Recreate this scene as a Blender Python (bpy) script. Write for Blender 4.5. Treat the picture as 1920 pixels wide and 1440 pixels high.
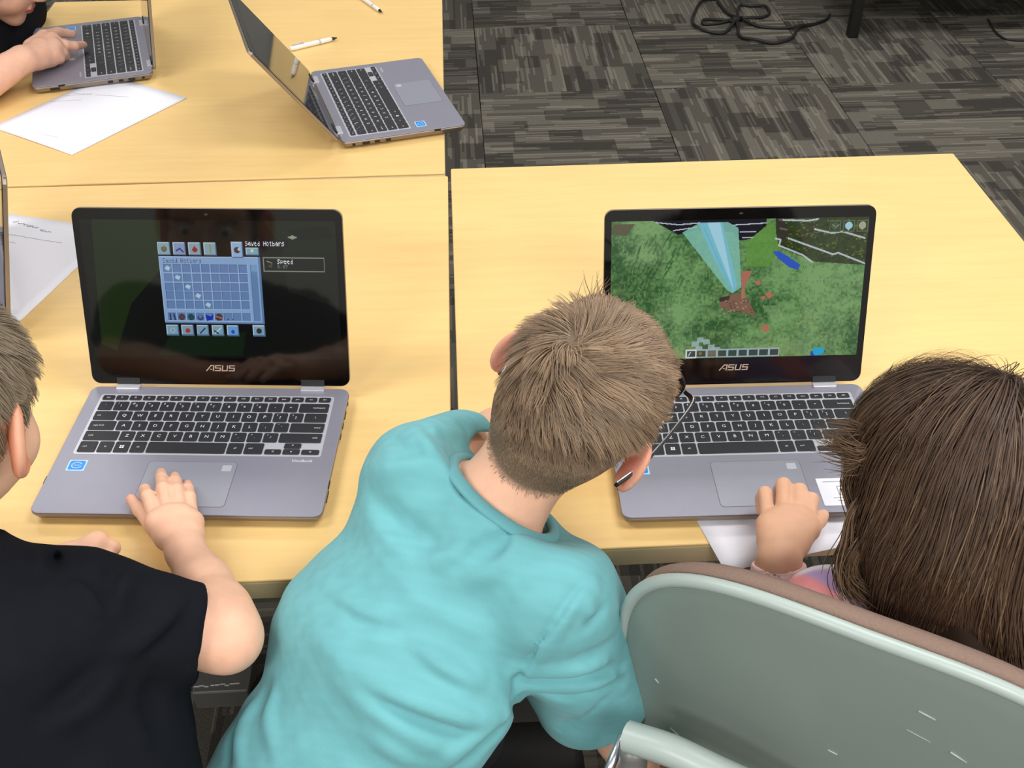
import bpy, math, random
import numpy as np
from mathutils import Vector, Matrix

for o in list(bpy.data.objects):
    bpy.data.objects.remove(o, do_unlink=True)
scn = bpy.context.scene
COL = scn.collection
random.seed(4)
RNG = np.random.default_rng(11)

# ------------------------------------------------------------ camera
F_PX, PITCH, ROLL = 2077.28, 0.671, -0.0051
TZ = 0.74                                   # table-top height
CAM = np.array([0.0, 0.0, TZ + 0.8872])
_fw = np.array([0, math.cos(PITCH), -math.sin(PITCH)])
_r0 = np.array([1.0, 0, 0]); _u0 = np.cross(_r0, _fw)
_rt = math.cos(ROLL) * _r0 + math.sin(ROLL) * _u0
_up = -math.sin(ROLL) * _r0 + math.cos(ROLL) * _u0
cd = bpy.data.cameras.new('camera'); cam = bpy.data.objects.new('camera', cd); COL.objects.link(cam)
cd.sensor_fit = 'HORIZONTAL'; cd.sensor_width = 36.0; cd.lens = F_PX * 36.0 / 1920.0
cd.clip_start = 0.02; cd.clip_end = 50
cam.matrix_world = Matrix(((_rt[0], _up[0], -_fw[0], CAM[0]), (_rt[1], _up[1], -_fw[1], CAM[1]), (_rt[2], _up[2], -_fw[2], CAM[2]), (0, 0, 0, 1)))
scn.camera = cam

# ------------------------------------------------------------ light
wd = bpy.data.worlds.new('room_light'); scn.world = wd; wd.use_nodes = True
wd.node_tree.nodes['Background'].inputs[0].default_value = (0.93, 0.97, 1.0, 1)
wd.node_tree.nodes['Background'].inputs[1].default_value = 0.32
def ceiling_lamp(x, y, sx, sy, w):
    l = bpy.data.lights.new('ceiling_lamp', 'AREA'); l.shape = 'RECTANGLE'; l.size = sx; l.size_y = sy
    l.energy = w; l.color = (1.0, 0.97, 0.93)
    o = bpy.data.objects.new('ceiling_lamp', l); COL.objects.link(o); o.location = (x, y, 2.75)
for lx in (-1.6, 0.8, 3.2):
    for ly in (-1.4, 1.0, 3.4):
        ceiling_lamp(lx, ly, 1.2, 0.6, 84 if ly < 0 else 34)
scn.view_settings.view_transform = 'Standard'; scn.view_settings.look = 'None'
scn.view_settings.gamma = 1.0; scn.view_settings.use_curve_mapping = False
scn.view_settings.exposure = -0.5

# ------------------------------------------------------------ helpers
def ray(u, v): return _fw + _rt * (u - 960) / F_PX - _up * (v - 720) / F_PX
def atz(u, v, z=TZ):
    d = ray(u, v); return CAM + d * (z - CAM[2]) / d[2]
def atd(u, v, t): return CAM + ray(u, v) * t
def s2l(c):
    c = np.asarray(c, float) / 255.0
    return np.where(c <= 0.04045, c / 12.92, ((c + 0.055) / 1.055) ** 2.4)

def mesh_from(name, V, F, smooth=False):
    me = bpy.data.meshes.new(name)
    me.from_pydata([tuple(map(float, v)) for v in V], [], [tuple(int(i) for i in f) for f in F])
    if smooth: me.polygons.foreach_set('use_smooth', [True] * len(me.polygons))
    me.update(); return me
def mesh_np(name, V, Q, smooth=True):
    """fast mesh from an (n,3) vertex array and an (m,k) face array"""
    V = np.ascontiguousarray(V, np.float32); Q = np.ascontiguousarray(Q, np.int32); k = Q.shape[1]
    me = bpy.data.meshes.new(name)
    me.vertices.add(len(V)); me.vertices.foreach_set('co', V.ravel())
    me.loops.add(Q.size); me.loops.foreach_set('vertex_index', Q.ravel())
    me.polygons.add(len(Q)); me.polygons.foreach_set('loop_start', np.arange(0, Q.size, k, dtype=np.int32))
    if smooth: me.polygons.foreach_set('use_smooth', np.ones(len(Q), bool))
    me.update(calc_edges=True); return me
def link(name, me, mat=None, parent=None, loc=None, mw=None):
    o = bpy.data.objects.new(name, me); COL.objects.link(o)
    if mat is not None and me is not None:
        if len(me.materials) == 0: me.materials.append(mat)
    if parent is not None: o.parent = parent
    if loc is not None: o.location = tuple(loc)
    return o
def tag(o, label=None, cat=None, group=None, kind=None):
    if label: o['label'] = label
    if cat: o['category'] = cat
    if group: o['group'] = group
    if kind: o['kind'] = kind
    return o
def empty(name, loc=(0, 0, 0), rz=0.0):
    o = bpy.data.objects.new(name, None); COL.objects.link(o); o.location = tuple(map(float, loc)); o.rotation_euler = (0, 0, rz)
    o.empty_display_size = 0.05; return o

class MB:
    """collects shapes into one mesh"""
    def __init__(s): s.v = []; s.f = []
    def add(s, V, F):
        b = len(s.v); s.v += [tuple(map(float, p)) for p in V]; s.f += [tuple(i + b for i in f) for f in F]; return s
    def box(s, c, d, M=None):
        V = [np.array([x, y, z]) * np.array(d) / 2 for x in (-1, 1) for y in (-1, 1) for z in (-1, 1)]
        if M is not None: V = [M @ p for p in V]
        V = [p + np.array(c) for p in V]
        return s.add(V, [(0, 1, 3, 2), (4, 6, 7, 5), (0, 4, 5, 1), (2, 3, 7, 6), (0, 2, 6, 4), (1, 5, 7, 3)])
    def slab(s, out, z0, z1, bev=0.0, taper=0.0):
        """extruded outline with bevelled edges; taper insets the bottom"""
        out = np.asarray(out, float); n = len(out)
        def inset(k):
            if k == 0: return out
            p = np.roll(out, 1, 0); q = np.roll(out, -1, 0)
            t1 = out - p; t2 = q - out
            t1 /= np.maximum(np.linalg.norm(t1, axis=1, keepdims=True), 1e-9); t2 /= np.maximum(np.linalg.norm(t2, axis=1, keepdims=True), 1e-9)
            n1 = np.stack([-t1[:, 1], t1[:, 0]], 1); n2 = np.stack([-t2[:, 1], t2[:, 0]], 1)
            m = n1 + n2; m /= np.maximum(np.linalg.norm(m, axis=1, keepdims=True), 1e-9)
            c = np.maximum((m * n1).sum(1, keepdims=True), 0.5)
            return out + m * k / c
        rings = []
        if bev > 0: rings += [(inset(bev + taper), z0), (inset(taper), z0 + bev), (inset(0), z1 - bev), (inset(bev * .4), z1 - bev * .35), (inset(bev), z1)]
        else: rings += [(inset(taper), z0), (out, z1)]
        V = [(p[0], p[1], z) for r, z in rings for p in r]
        F = [tuple(reversed(range(n)))]
        for k in range(len(rings) - 1):
            for i in range(n):
                j = (i + 1) % n; F.append((k * n + i, k * n + j, (k + 1) * n + j, (k + 1) * n + i))
        F.append(tuple(range((len(rings) - 1) * n, len(rings) * n)))
        return s.add(V, F)
    def tube(s, pts, r, n=8, caps=True):
        pts = np.asarray(pts, float); m = len(pts); r = np.broadcast_to(np.asarray(r, float), (m,))
        T = np.gradient(pts, axis=0); T /= np.maximum(np.linalg.norm(T, axis=1, keepdims=True), 1e-9)
        a = np.array([0, 0, 1.0]) if abs(T[0, 2]) < .9 else np.array([1.0, 0, 0])
        N = np.cross(T[0], a); N /= np.linalg.norm(N); V = []
        for i in range(m):
            N = N - T[i] * (N @ T[i]); N /= max(np.linalg.norm(N), 1e-9); B = np.cross(T[i], N)
            for k in range(n):
                t = 2 * math.pi * k / n; V.append(pts[i] + r[i] * (math.cos(t) * N + math.sin(t) * B))
        F = [(i * n + k, i * n + (k + 1) % n, (i + 1) * n + (k + 1) % n, (i + 1) * n + k) for i in range(m - 1) for k in range(n)]
        if caps: F += [tuple(reversed(range(n))), tuple(range((m - 1) * n, m * n))]
        return s.add(V, F)
    def xf(s, fn): s.v = [tuple(map(float, fn(np.array(p)))) for p in s.v]; return s
    def mesh(s, name, smooth=False): return mesh_from(name, s.v, s.f, smooth)
    def build(s, name, mat, parent=None, smooth=False): return link(name, s.mesh(name, smooth), mat, parent)

def rrect(x0, x1, y0, y1, r, n=5):
    P = []
    for cx, cy, a in ((x1 - r, y0 + r, -90), (x1 - r, y1 - r, 0), (x0 + r, y1 - r, 90), (x0 + r, y0 + r, 180)):
        for k in range(n + 1):
            t = math.radians(a + 90 * k / n); P.append((cx + r * math.cos(t), cy + r * math.sin(t)))
    return P
def spline(pts, n=8):
    """Catmull-Rom through the points"""
    P = np.asarray(pts, float); P = np.vstack([2 * P[0] - P[1], P, 2 * P[-1] - P[-2]]); out = []
    for i in range(1, len(P) - 2):
        for k in range(n):
            t = k / n; a, b, c, d = P[i - 1], P[i], P[i + 1], P[i + 2]
            out.append(.5 * (2 * b + (c - a) * t + (2 * a - 5 * b + 4 * c - d) * t * t + (3 * b - a - 3 * c + d) * t ** 3))
    out.append(P[-2]); return np.array(out)

# ------------------------------------------------------------ materials
def newmat(name):
    m = bpy.data.materials.new(name); m.use_nodes = True; nt = m.node_tree
    return m, nt, nt.nodes['Principled BSDF']
def nd(nt, t, **kw):
    n = nt.nodes.new(t)
    for k, v in kw.items(): setattr(n, k, v)
    return n
def plain(name, rgb, rough=0.5, metal=0.0, var=0.06, scale=30.0, bump=0.0, bscale=200.0, spec=None, coat=0.0, sheen=0.0, sss=0.0):
    """principled material with slight procedural colour variation and optional fine relief"""
    m, nt, b = newmat(name); c = s2l(rgb)
    tc = nd(nt, 'ShaderNodeTexCoord'); no = nd(nt, 'ShaderNodeTexNoise'); no.inputs['Scale'].default_value = scale; no.inputs['Detail'].default_value = 4
    nt.links.new(tc.outputs['Object'], no.inputs['Vector'])
    mx = nd(nt, 'ShaderNodeMix', data_type='RGBA')
    mx.inputs[6].default_value = (*np.clip(c * (1 - var), 0, 1), 1); mx.inputs[7].default_value = (*np.clip(c * (1 + var), 0, 1), 1)
    nt.links.new(no.outputs['Fac'], mx.inputs[0]); nt.links.new(mx.outputs[2], b.inputs['Base Color'])
    b.inputs['Roughness'].default_value = rough; b.inputs['Metallic'].default_value = metal
    if spec is not None: b.inputs['Specular IOR Level'].default_value = spec
    if coat: b.inputs['Coat Weight'].default_value = coat; b.inputs['Coat Roughness'].default_value = .1
    if sheen: b.inputs['Sheen Weight'].default_value = sheen
    if sss:
        b.inputs['Subsurface Weight'].default_value = sss; b.inputs['Subsurface Radius'].default_value = (.012, .005, .003); b.inputs['Subsurface Scale'].default_value = .35
    if bump:
        n2 = nd(nt, 'ShaderNodeTexNoise'); n2.inputs['Scale'].default_value = bscale; n2.inputs['Detail'].default_value = 3
        bp = nd(nt, 'ShaderNodeBump'); bp.inputs['Strength'].default_value = bump; bp.inputs['Distance'].default_value = .002
        nt.links.new(tc.outputs['Object'], n2.inputs['Vector']); nt.links.new(n2.outputs['Fac'], bp.inputs['Height']); nt.links.new(bp.outputs['Normal'], b.inputs['Normal'])
    return m

def wood_mat():
    m, nt, b = newmat('maple_laminate')
    tc = nd(nt, 'ShaderNodeTexCoord'); mp = nd(nt, 'ShaderNodeMapping'); mp.inputs['Scale'].default_value = (2.2, 26, 26)
    n1 = nd(nt, 'ShaderNodeTexNoise'); n1.inputs['Scale'].default_value = 3; n1.inputs['Detail'].default_value = 6; n1.inputs['Distortion'].default_value = .6
    n2 = nd(nt, 'ShaderNodeTexNoise'); n2.inputs['Scale'].default_value = 5; n2.inputs['Detail'].default_value = 3
    mp2 = nd(nt, 'ShaderNodeMapping'); mp2.inputs['Scale'].default_value = (1.0, 2.2, 2)
    nt.links.new(tc.outputs['Object'], mp.inputs['Vector']); nt.links.new(mp.outputs[0], n1.inputs['Vector'])
    nt.links.new(tc.outputs['Object'], mp2.inputs['Vector']); nt.links.new(mp2.outputs[0], n2.inputs['Vector'])
    ad = nd(nt, 'ShaderNodeMath', operation='MULTIPLY_ADD'); ad.inputs[1].default_value = .55
    sc = nd(nt, 'ShaderNodeMath', operation='MULTIPLY'); sc.inputs[1].default_value = .45
    nt.links.new(n2.outputs['Fac'], sc.inputs[0]); nt.links.new(n1.outputs['Fac'], ad.inputs[0]); nt.links.new(sc.outputs[0], ad.inputs[2])
    cr = nd(nt, 'ShaderNodeValToRGB'); e = cr.color_ramp.elements
    e[0].position = .28; e[0].color = (*s2l((231, 194, 128)), 1); e[1].position = .7; e[1].color = (*s2l((241, 207, 140)), 1)
    nt.links.new(ad.outputs[0], cr.inputs[0]); nt.links.new(cr.outputs[0], b.inputs['Base Color'])
    b.inputs['Roughness'].default_value = .38; b.inputs['Specular IOR Level'].default_value = .35
    return m
def carpet_mat():
    m, nt, b = newmat('carpet_pattern')
    tc = nd(nt, 'ShaderNodeTexCoord'); oi = nd(nt, 'ShaderNodeObjectInfo')
    rv = nd(nt, 'ShaderNodeVectorMath', operation='SCALE'); rv.inputs['Scale'].default_value = 17.3
    cx = nd(nt, 'ShaderNodeCombineXYZ'); nt.links.new(oi.outputs['Random'], cx.inputs[2]); nt.links.new(cx.outputs[0], rv.inputs[0])
    def cells(sx, sy, shear=0.0):
        mp = nd(nt, 'ShaderNodeMapping'); mp.inputs['Scale'].default_value = (sx, sy, 0)
        nt.links.new(tc.outputs['Object'], mp.inputs['Vector'])
        fl = nd(nt, 'ShaderNodeVectorMath', operation='FLOOR')
        # shift every column by its own amount so the cell ends are staggered
        sp = nd(nt, 'ShaderNodeSeparateXYZ'); nt.links.new(mp.outputs[0], sp.inputs[0])
        fx = nd(nt, 'ShaderNodeMath', operation='FLOOR'); nt.links.new(sp.outputs[0], fx.inputs[0])
        wn = nd(nt, 'ShaderNodeTexWhiteNoise', noise_dimensions='1D'); nt.links.new(fx.outputs[0], wn.inputs['W'])
        ay = nd(nt, 'ShaderNodeMath', operation='ADD'); nt.links.new(sp.outputs[1], ay.inputs[0]); nt.links.new(wn.outputs['Value'], ay.inputs[1])
        cb = nd(nt, 'ShaderNodeCombineXYZ'); nt.links.new(sp.outputs[0], cb.inputs[0]); nt.links.new(ay.outputs[0], cb.inputs[1])
        nt.links.new(cb.outputs[0], fl.inputs[0])
        av = nd(nt, 'ShaderNodeVectorMath', operation='ADD'); nt.links.new(fl.outputs[0], av.inputs[0]); nt.links.new(rv.outputs[0], av.inputs[1])
        w = nd(nt, 'ShaderNodeTexWhiteNoise', noise_dimensions='3D'); nt.links.new(av.outputs[0], w.inputs['Vector']); return w.outputs['Value']
    blocks = cells(13, 9); fine = cells(150, 6.5); mid = cells(42, 5)
    gt = nd(nt, 'ShaderNodeMath', operation='GREATER_THAN'); gt.inputs[1].default_value = .42; nt.links.new(blocks, gt.inputs[0])
    g2 = nd(nt, 'ShaderNodeMath', operation='GREATER_THAN'); g2.inputs[1].default_value = .5; nt.links.new(mid, g2.inputs[0])
    g3 = nd(nt, 'ShaderNodeMath', operation='GREATER_THAN'); g3.inputs[1].default_value = .8; nt.links.new(fine, g3.inputs[0])
    a = nd(nt, 'ShaderNodeMath', operation='MULTIPLY_ADD'); a.inputs[1].default_value = .30; a.inputs[2].default_value = .08; nt.links.new(gt.outputs[0], a.inputs[0])
    a2 = nd(nt, 'ShaderNodeMath', operation='MULTIPLY_ADD'); a2.inputs[1].default_value = .20; nt.links.new(g2.outputs[0], a2.inputs[0]); nt.links.new(a.outputs[0], a2.inputs[2])
    a3 = nd(nt, 'ShaderNodeMath', operation='MULTIPLY_ADD'); a3.inputs[1].default_value = .30; nt.links.new(g3.outputs[0], a3.inputs[0]); nt.links.new(a2.outputs[0], a3.inputs[2])
    no = nd(nt, 'ShaderNodeTexNoise'); no.inputs['Scale'].default_value = 260; no.inputs['Detail'].default_value = 2; nt.links.new(tc.outputs['Object'], no.inputs['Vector'])
    a4 = nd(nt, 'ShaderNodeMath', operation='MULTIPLY_ADD'); a4.inputs[1].default_value = .35; nt.links.new(no.outputs['Fac'], a4.inputs[0]); nt.links.new(a3.outputs[0], a4.inputs[2])
    cr = nd(nt, 'ShaderNodeValToRGB'); e = cr.color_ramp.elements
    e[0].position = .15; e[0].color = (*s2l((56, 54, 50)), 1); e[1].position = 1.05; e[1].color = (*s2l((124, 119, 108)), 1)
    k = cr.color_ramp.elements.new(.5); k.color = (*s2l((80, 77, 71)), 1)
    nt.links.new(a4.outputs[0], cr.inputs[0]); nt.links.new(cr.outputs[0], b.inputs['Base Color'])
    b.inputs['Roughness'].default_value = .95; b.inputs['Specular IOR Level'].default_value = .1
    bp = nd(nt, 'ShaderNodeBump'); bp.inputs['Strength'].default_value = .5; bp.inputs['Distance'].default_value = .003
    nt.links.new(no.outputs['Fac'], bp.inputs['Height']); nt.links.new(bp.outputs['Normal'], b.inputs['Normal'])
    return m
def screen_mat(name, strength=1.0):
    m, nt, b = newmat(name)
    at = nd(nt, 'ShaderNodeAttribute', attribute_name='Col')
    b.inputs['Base Color'].default_value = (.004, .004, .004, 1); b.inputs['Roughness'].default_value = .06
    nt.links.new(at.outputs['Color'], b.inputs['Emission Color']); b.inputs['Emission Strength'].default_value = strength
    return m

M = {}
M['wood'] = wood_mat(); M['carpet'] = carpet_mat()
M['edge'] = plain('table_edge_band', (220, 200, 158), .55)
M['alu'] = plain('grey_aluminium', (148, 148, 162), .42, .35, .03, 60, .05, 900)
M['alu_side'] = plain('aluminium_side', (150, 138, 128), .35, .6, .03)
M['chrome'] = plain('bright_metal', (205, 205, 210), .25, .9, .02)
M['hinge'] = plain('hinge_metal', (205, 205, 214), .35, .4, .02)
M['glass'] = plain('black_glass', (8, 8, 9), .06, 0, .02)
M['black'] = plain('black_plastic', (14, 14, 15), .5)
M['tray'] = plain('keyboard_tray', (196, 198, 208), .4, .3, .03)
M['key'] = plain('key_plastic', (38, 39, 44), .55, 0, .05, 60, .1, 900)
M['print_white'] = plain('white_print', (225, 226, 230), .6)
M['gold'] = plain('gold_print', (222, 196, 176), .4, .3)
M['pad'] = plain('touchpad_glass', (150, 152, 165), .38, .2, .02)
M['groove'] = plain('dark_groove', (96, 96, 106), .6)
M['blue'] = plain('blue_sticker', (40, 130, 215), .4)
M['blue2'] = plain('pale_blue_sticker', (165, 212, 245), .4)
M['paper'] = plain('white_paper', (235, 236, 246), .8, 0, .01)
M['ink'] = plain('pencil_grey', (150, 150, 165), .8)
M['steel_dark'] = plain('dark_painted_steel', (44, 46, 50), .5)
M['steel_grey'] = plain('grey_painted_steel', (118, 118, 116), .4, .3, .12, 12)
M['cable'] = plain('black_rubber', (20, 20, 20), .6)
M['chair_shell'] = plain('grey_green_plastic', (128, 141, 135), .38, 0, .03, 8, .05, 300)
M['chair_rim'] = plain('pale_plastic_rim', (168, 182, 178), .35, 0, .03)
M['cushion'] = plain('brown_upholstery', (132, 110, 98), .95, 0, .12, 300, .5, 700)
M['liner'] = plain('black_liner', (30, 30, 32), .7)
M['white_plastic'] = plain('white_plastic', (238, 238, 235), .35, 0, .01)
M['wall'] = plain('wall_paint', (186, 184, 178), .8, 0, .03, 3)
# ------------------------------------------------------------ setting: floor of carpet tiles
GY = math.radians(3.1)
gx = np.array([math.cos(GY), math.sin(GY), 0]); gy = np.array([-math.sin(GY), math.cos(GY), 0])
fl = MB(); fl.box((0.8, 1.95, -.03), (8.8, 8.9, .04)); floor = fl.build('floor', M['carpet'])
tag(floor, 'grey patterned carpet-tile floor', None, None, 'structure')
TS = .62; org = np.array([-.11, 3.70, 0])
tile_me = MB().slab(rrect(-TS / 2 + .0012, TS / 2 - .0012, -TS / 2 + .0012, TS / 2 - .0012, .002, 1), -.01, 0.0, .0015).mesh('carpet_tile')
for i in range(-2, 5):
    for j in range(-6, 3):
        c = org + gx * (i + .5) * TS + gy * (j + .5) * TS
        t = link('carpet_tile', tile_me, M['carpet'], floor, c)
        t.rotation_euler = (0, 0, GY + (math.pi / 2 if (i + j) % 2 else 0) + (math.pi if (i * 3 + j) % 4 < 2 else 0))

for nm, c, d in (('wall_back', (.8, 6.45, 1.4), (9, .1, 2.8)), ('wall_front', (.8, -2.55, 1.4), (9, .1, 2.8)), ('wall_left', (-3.65, 1.95, 1.4), (.1, 9, 2.8)), ('wall_right', (5.25, 1.95, 1.4), (.1, 9, 2.8))):
    tag(MB().box(c, d).build(nm, M['wall']), 'plain painted wall of the room', None, None, 'structure')

# ------------------------------------------------------------ tables
def table(label, BR, w, d, yaw, legs=True, panel=True):
    """BR: back right corner of the top"""
    X = np.array([math.cos(yaw), math.sin(yaw), 0]); Y = np.array([-math.sin(yaw), math.cos(yaw), 0])
    c = np.array([BR[0], BR[1], 0]) - X * w / 2 - Y * d / 2
    root = empty('table', c, yaw); tag(root, label, 'table')
    th = .029
    MB().slab(rrect(-w / 2, w / 2, -d / 2, d / 2, .003, 2), TZ - .004, TZ, .0012).build('tabletop', M['wood'], root)
    MB().slab(rrect(-w / 2, w / 2, -d / 2, d / 2, .003, 2), TZ - th, TZ - .0041, .001).build('edge_band', M['edge'], root)
    if panel:
        MB().box((0, .30, TZ - th - .16), (w - .24, .016, .31)).build('modesty_panel', M['steel_dark'], root)
    for sx in (-1, 1):
        x = sx * (w / 2 - .09)
        MB().slab(rrect(x - .032, x + .032, -.03, .09, .008, 2), .055, TZ - th, .002).build('leg', M['steel_dark'], root)
        MB().slab(rrect(x - .038, x + .038, -d / 2 + .06, d / 2 - .06, .012, 3), .0, .055, .006).build('foot', M['steel_grey'], root)
    return root
tabL = table('square maple-topped table under the laptop with the inventory menu', (-.1065, 1.684), .885, .889, math.radians(2.7))
tabR = table('square maple-topped table under the laptop with the green landscape', (.770, 1.757), .874, .889, math.radians(3.12))
tabF = table('square maple-topped table behind, holding two laptops and two pens', (-.158, 2.578), .885, .885, math.radians(3.0))
# ------------------------------------------------------------ lettering helpers
_font_cache = {}
def text_geo(s, size, shear=0.0):
    """flat mesh of a word (built-in font), centred"""
    key = (s, size, shear)
    if key in _font_cache: return _font_cache[key]
    cu = bpy.data.curves.new('t', 'FONT'); cu.body = s; cu.size = size; cu.align_x = 'CENTER'; cu.align_y = 'CENTER'; cu.shear = shear; cu.resolution_u = 2
    o = bpy.data.objects.new('t', cu); COL.objects.link(o)
    dg = bpy.context.evaluated_depsgraph_get(); dg.update()
    me = o.evaluated_get(dg).to_mesh()
    V = [tuple(v.co) for v in me.vertices]; F = [tuple(p.vertices) for p in me.polygons]
    o.evaluated_get(dg).to_mesh_clear(); bpy.data.objects.remove(o, do_unlink=True); bpy.data.curves.remove(cu)
    _font_cache[key] = (V, F); return V, F

PIX = {
 'S': ['.###', '#...', '.##.', '...#', '###.'], 'a': ['....', '.##.', '#.##', '#.##', '.#.#'], 'v': ['....', '#..#', '#..#', '.##.', '.##.'],
 'e': ['....', '.##.', '####', '#...', '.###'], 'd': ['...#', '...#', '.###', '#..#', '.###'], 'H': ['#..#', '#..#', '####', '#..#', '#..#'],
 'o': ['....', '.##.', '#..#', '#..#', '.##.'], 't': ['.#..', '###.', '.#..', '.#..', '.##.'], 'b': ['#...', '#...', '###.', '#..#', '###.'],
 'r': ['....', '#.##', '##..', '#...', '#...'], 's': ['....', '.###', '##..', '..##', '###.'], 'p': ['....', '###.', '#..#', '###.', '#...'],
 '0': ['.##.', '#.##', '##.#', '#..#', '.##.'], ':': ['....', '.#..', '....', '.#..', '....'], '7': ['####', '...#', '..#.', '.#..', '.#..'], ' ': ['....'] * 5}
def stamp(img, text, x, y, w, h, col):
    """pixel lettering into the picture of a screen; x, y, w, h as fractions of it"""
    H, W = img.shape[:2]; n = len(text) * 5 - 1
    bits = np.zeros((5, n))
    for i, ch in enumerate(text):
        for r, row in enumerate(PIX[ch]):
            for c, b in enumerate(row):
                if b == '#': bits[r, i * 5 + c] = 1
    x0, x1, y0, y1 = x * W, (x + w) * W, y * H, (y + h) * H
    X, Y = np.meshgrid(np.arange(W), np.arange(H))
    U = ((X + .5 - x0) / (x1 - x0) * n); Vv = ((Y + .5 - y0) / (y1 - y0) * 5)
    ok = (U >= 0) & (U < n) & (Vv >= 0) & (Vv < 5)
    hit = np.zeros((H, W), bool); hit[ok] = bits[Vv[ok].astype(int), U[ok].astype(int)] > 0
    img[hit] = col

class Pic:
    def __init__(s, W, H, bg):
        s.W, s.H = W, H; s.a = np.zeros((H, W, 3)); s.a[:] = s2l(bg)
        s.U, s.V = np.meshgrid((np.arange(W) + .5) / W, (np.arange(H) + .5) / H)
    def rect(s, x0, y0, x1, y1, c, al=1.0):
        m = (s.U >= x0) & (s.U < x1) & (s.V >= y0) & (s.V < y1); s.a[m] = s.a[m] * (1 - al) + s2l(c) * al
    def poly(s, pts, c, al=1.0):
        P = np.array(pts, float); ins = np.zeros(s.U.shape, bool); n = len(P); j = n - 1
        for i in range(n):
            xi, yi = P[i]; xj, yj = P[j]
            k = ((yi > s.V) != (yj > s.V)) & (s.U < (xj - xi) * (s.V - yi) / (yj - yi + 1e-12) + xi); ins ^= k; j = i
        s.a[ins] = s.a[ins] * (1 - al) + s2l(c) * al; return ins
    def line(s, pts, w, c, al=1.0):
        asp = s.W / s.H
        for (x0, y0), (x1, y1) in zip(pts[:-1], pts[1:]):
            dx, dy = (x1 - x0) * asp, y1 - y0; L = max(dx * dx + dy * dy, 1e-12)
            t = np.clip(((s.U - x0) * asp * dx + (s.V - y0) * dy) / L, 0, 1)
            m = np.hypot((s.U - x0) * asp - t * dx, (s.V - y0) - t * dy) < w / 2
            s.a[m] = s.a[m] * (1 - al) + s2l(c) * al
    def disc(s, x, y, r, c, al=1.0):
        asp = s.W / s.H; m = np.hypot((s.U - x) * asp, s.V - y) < r; s.a[m] = s.a[m] * (1 - al) + s2l(c) * al

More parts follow.
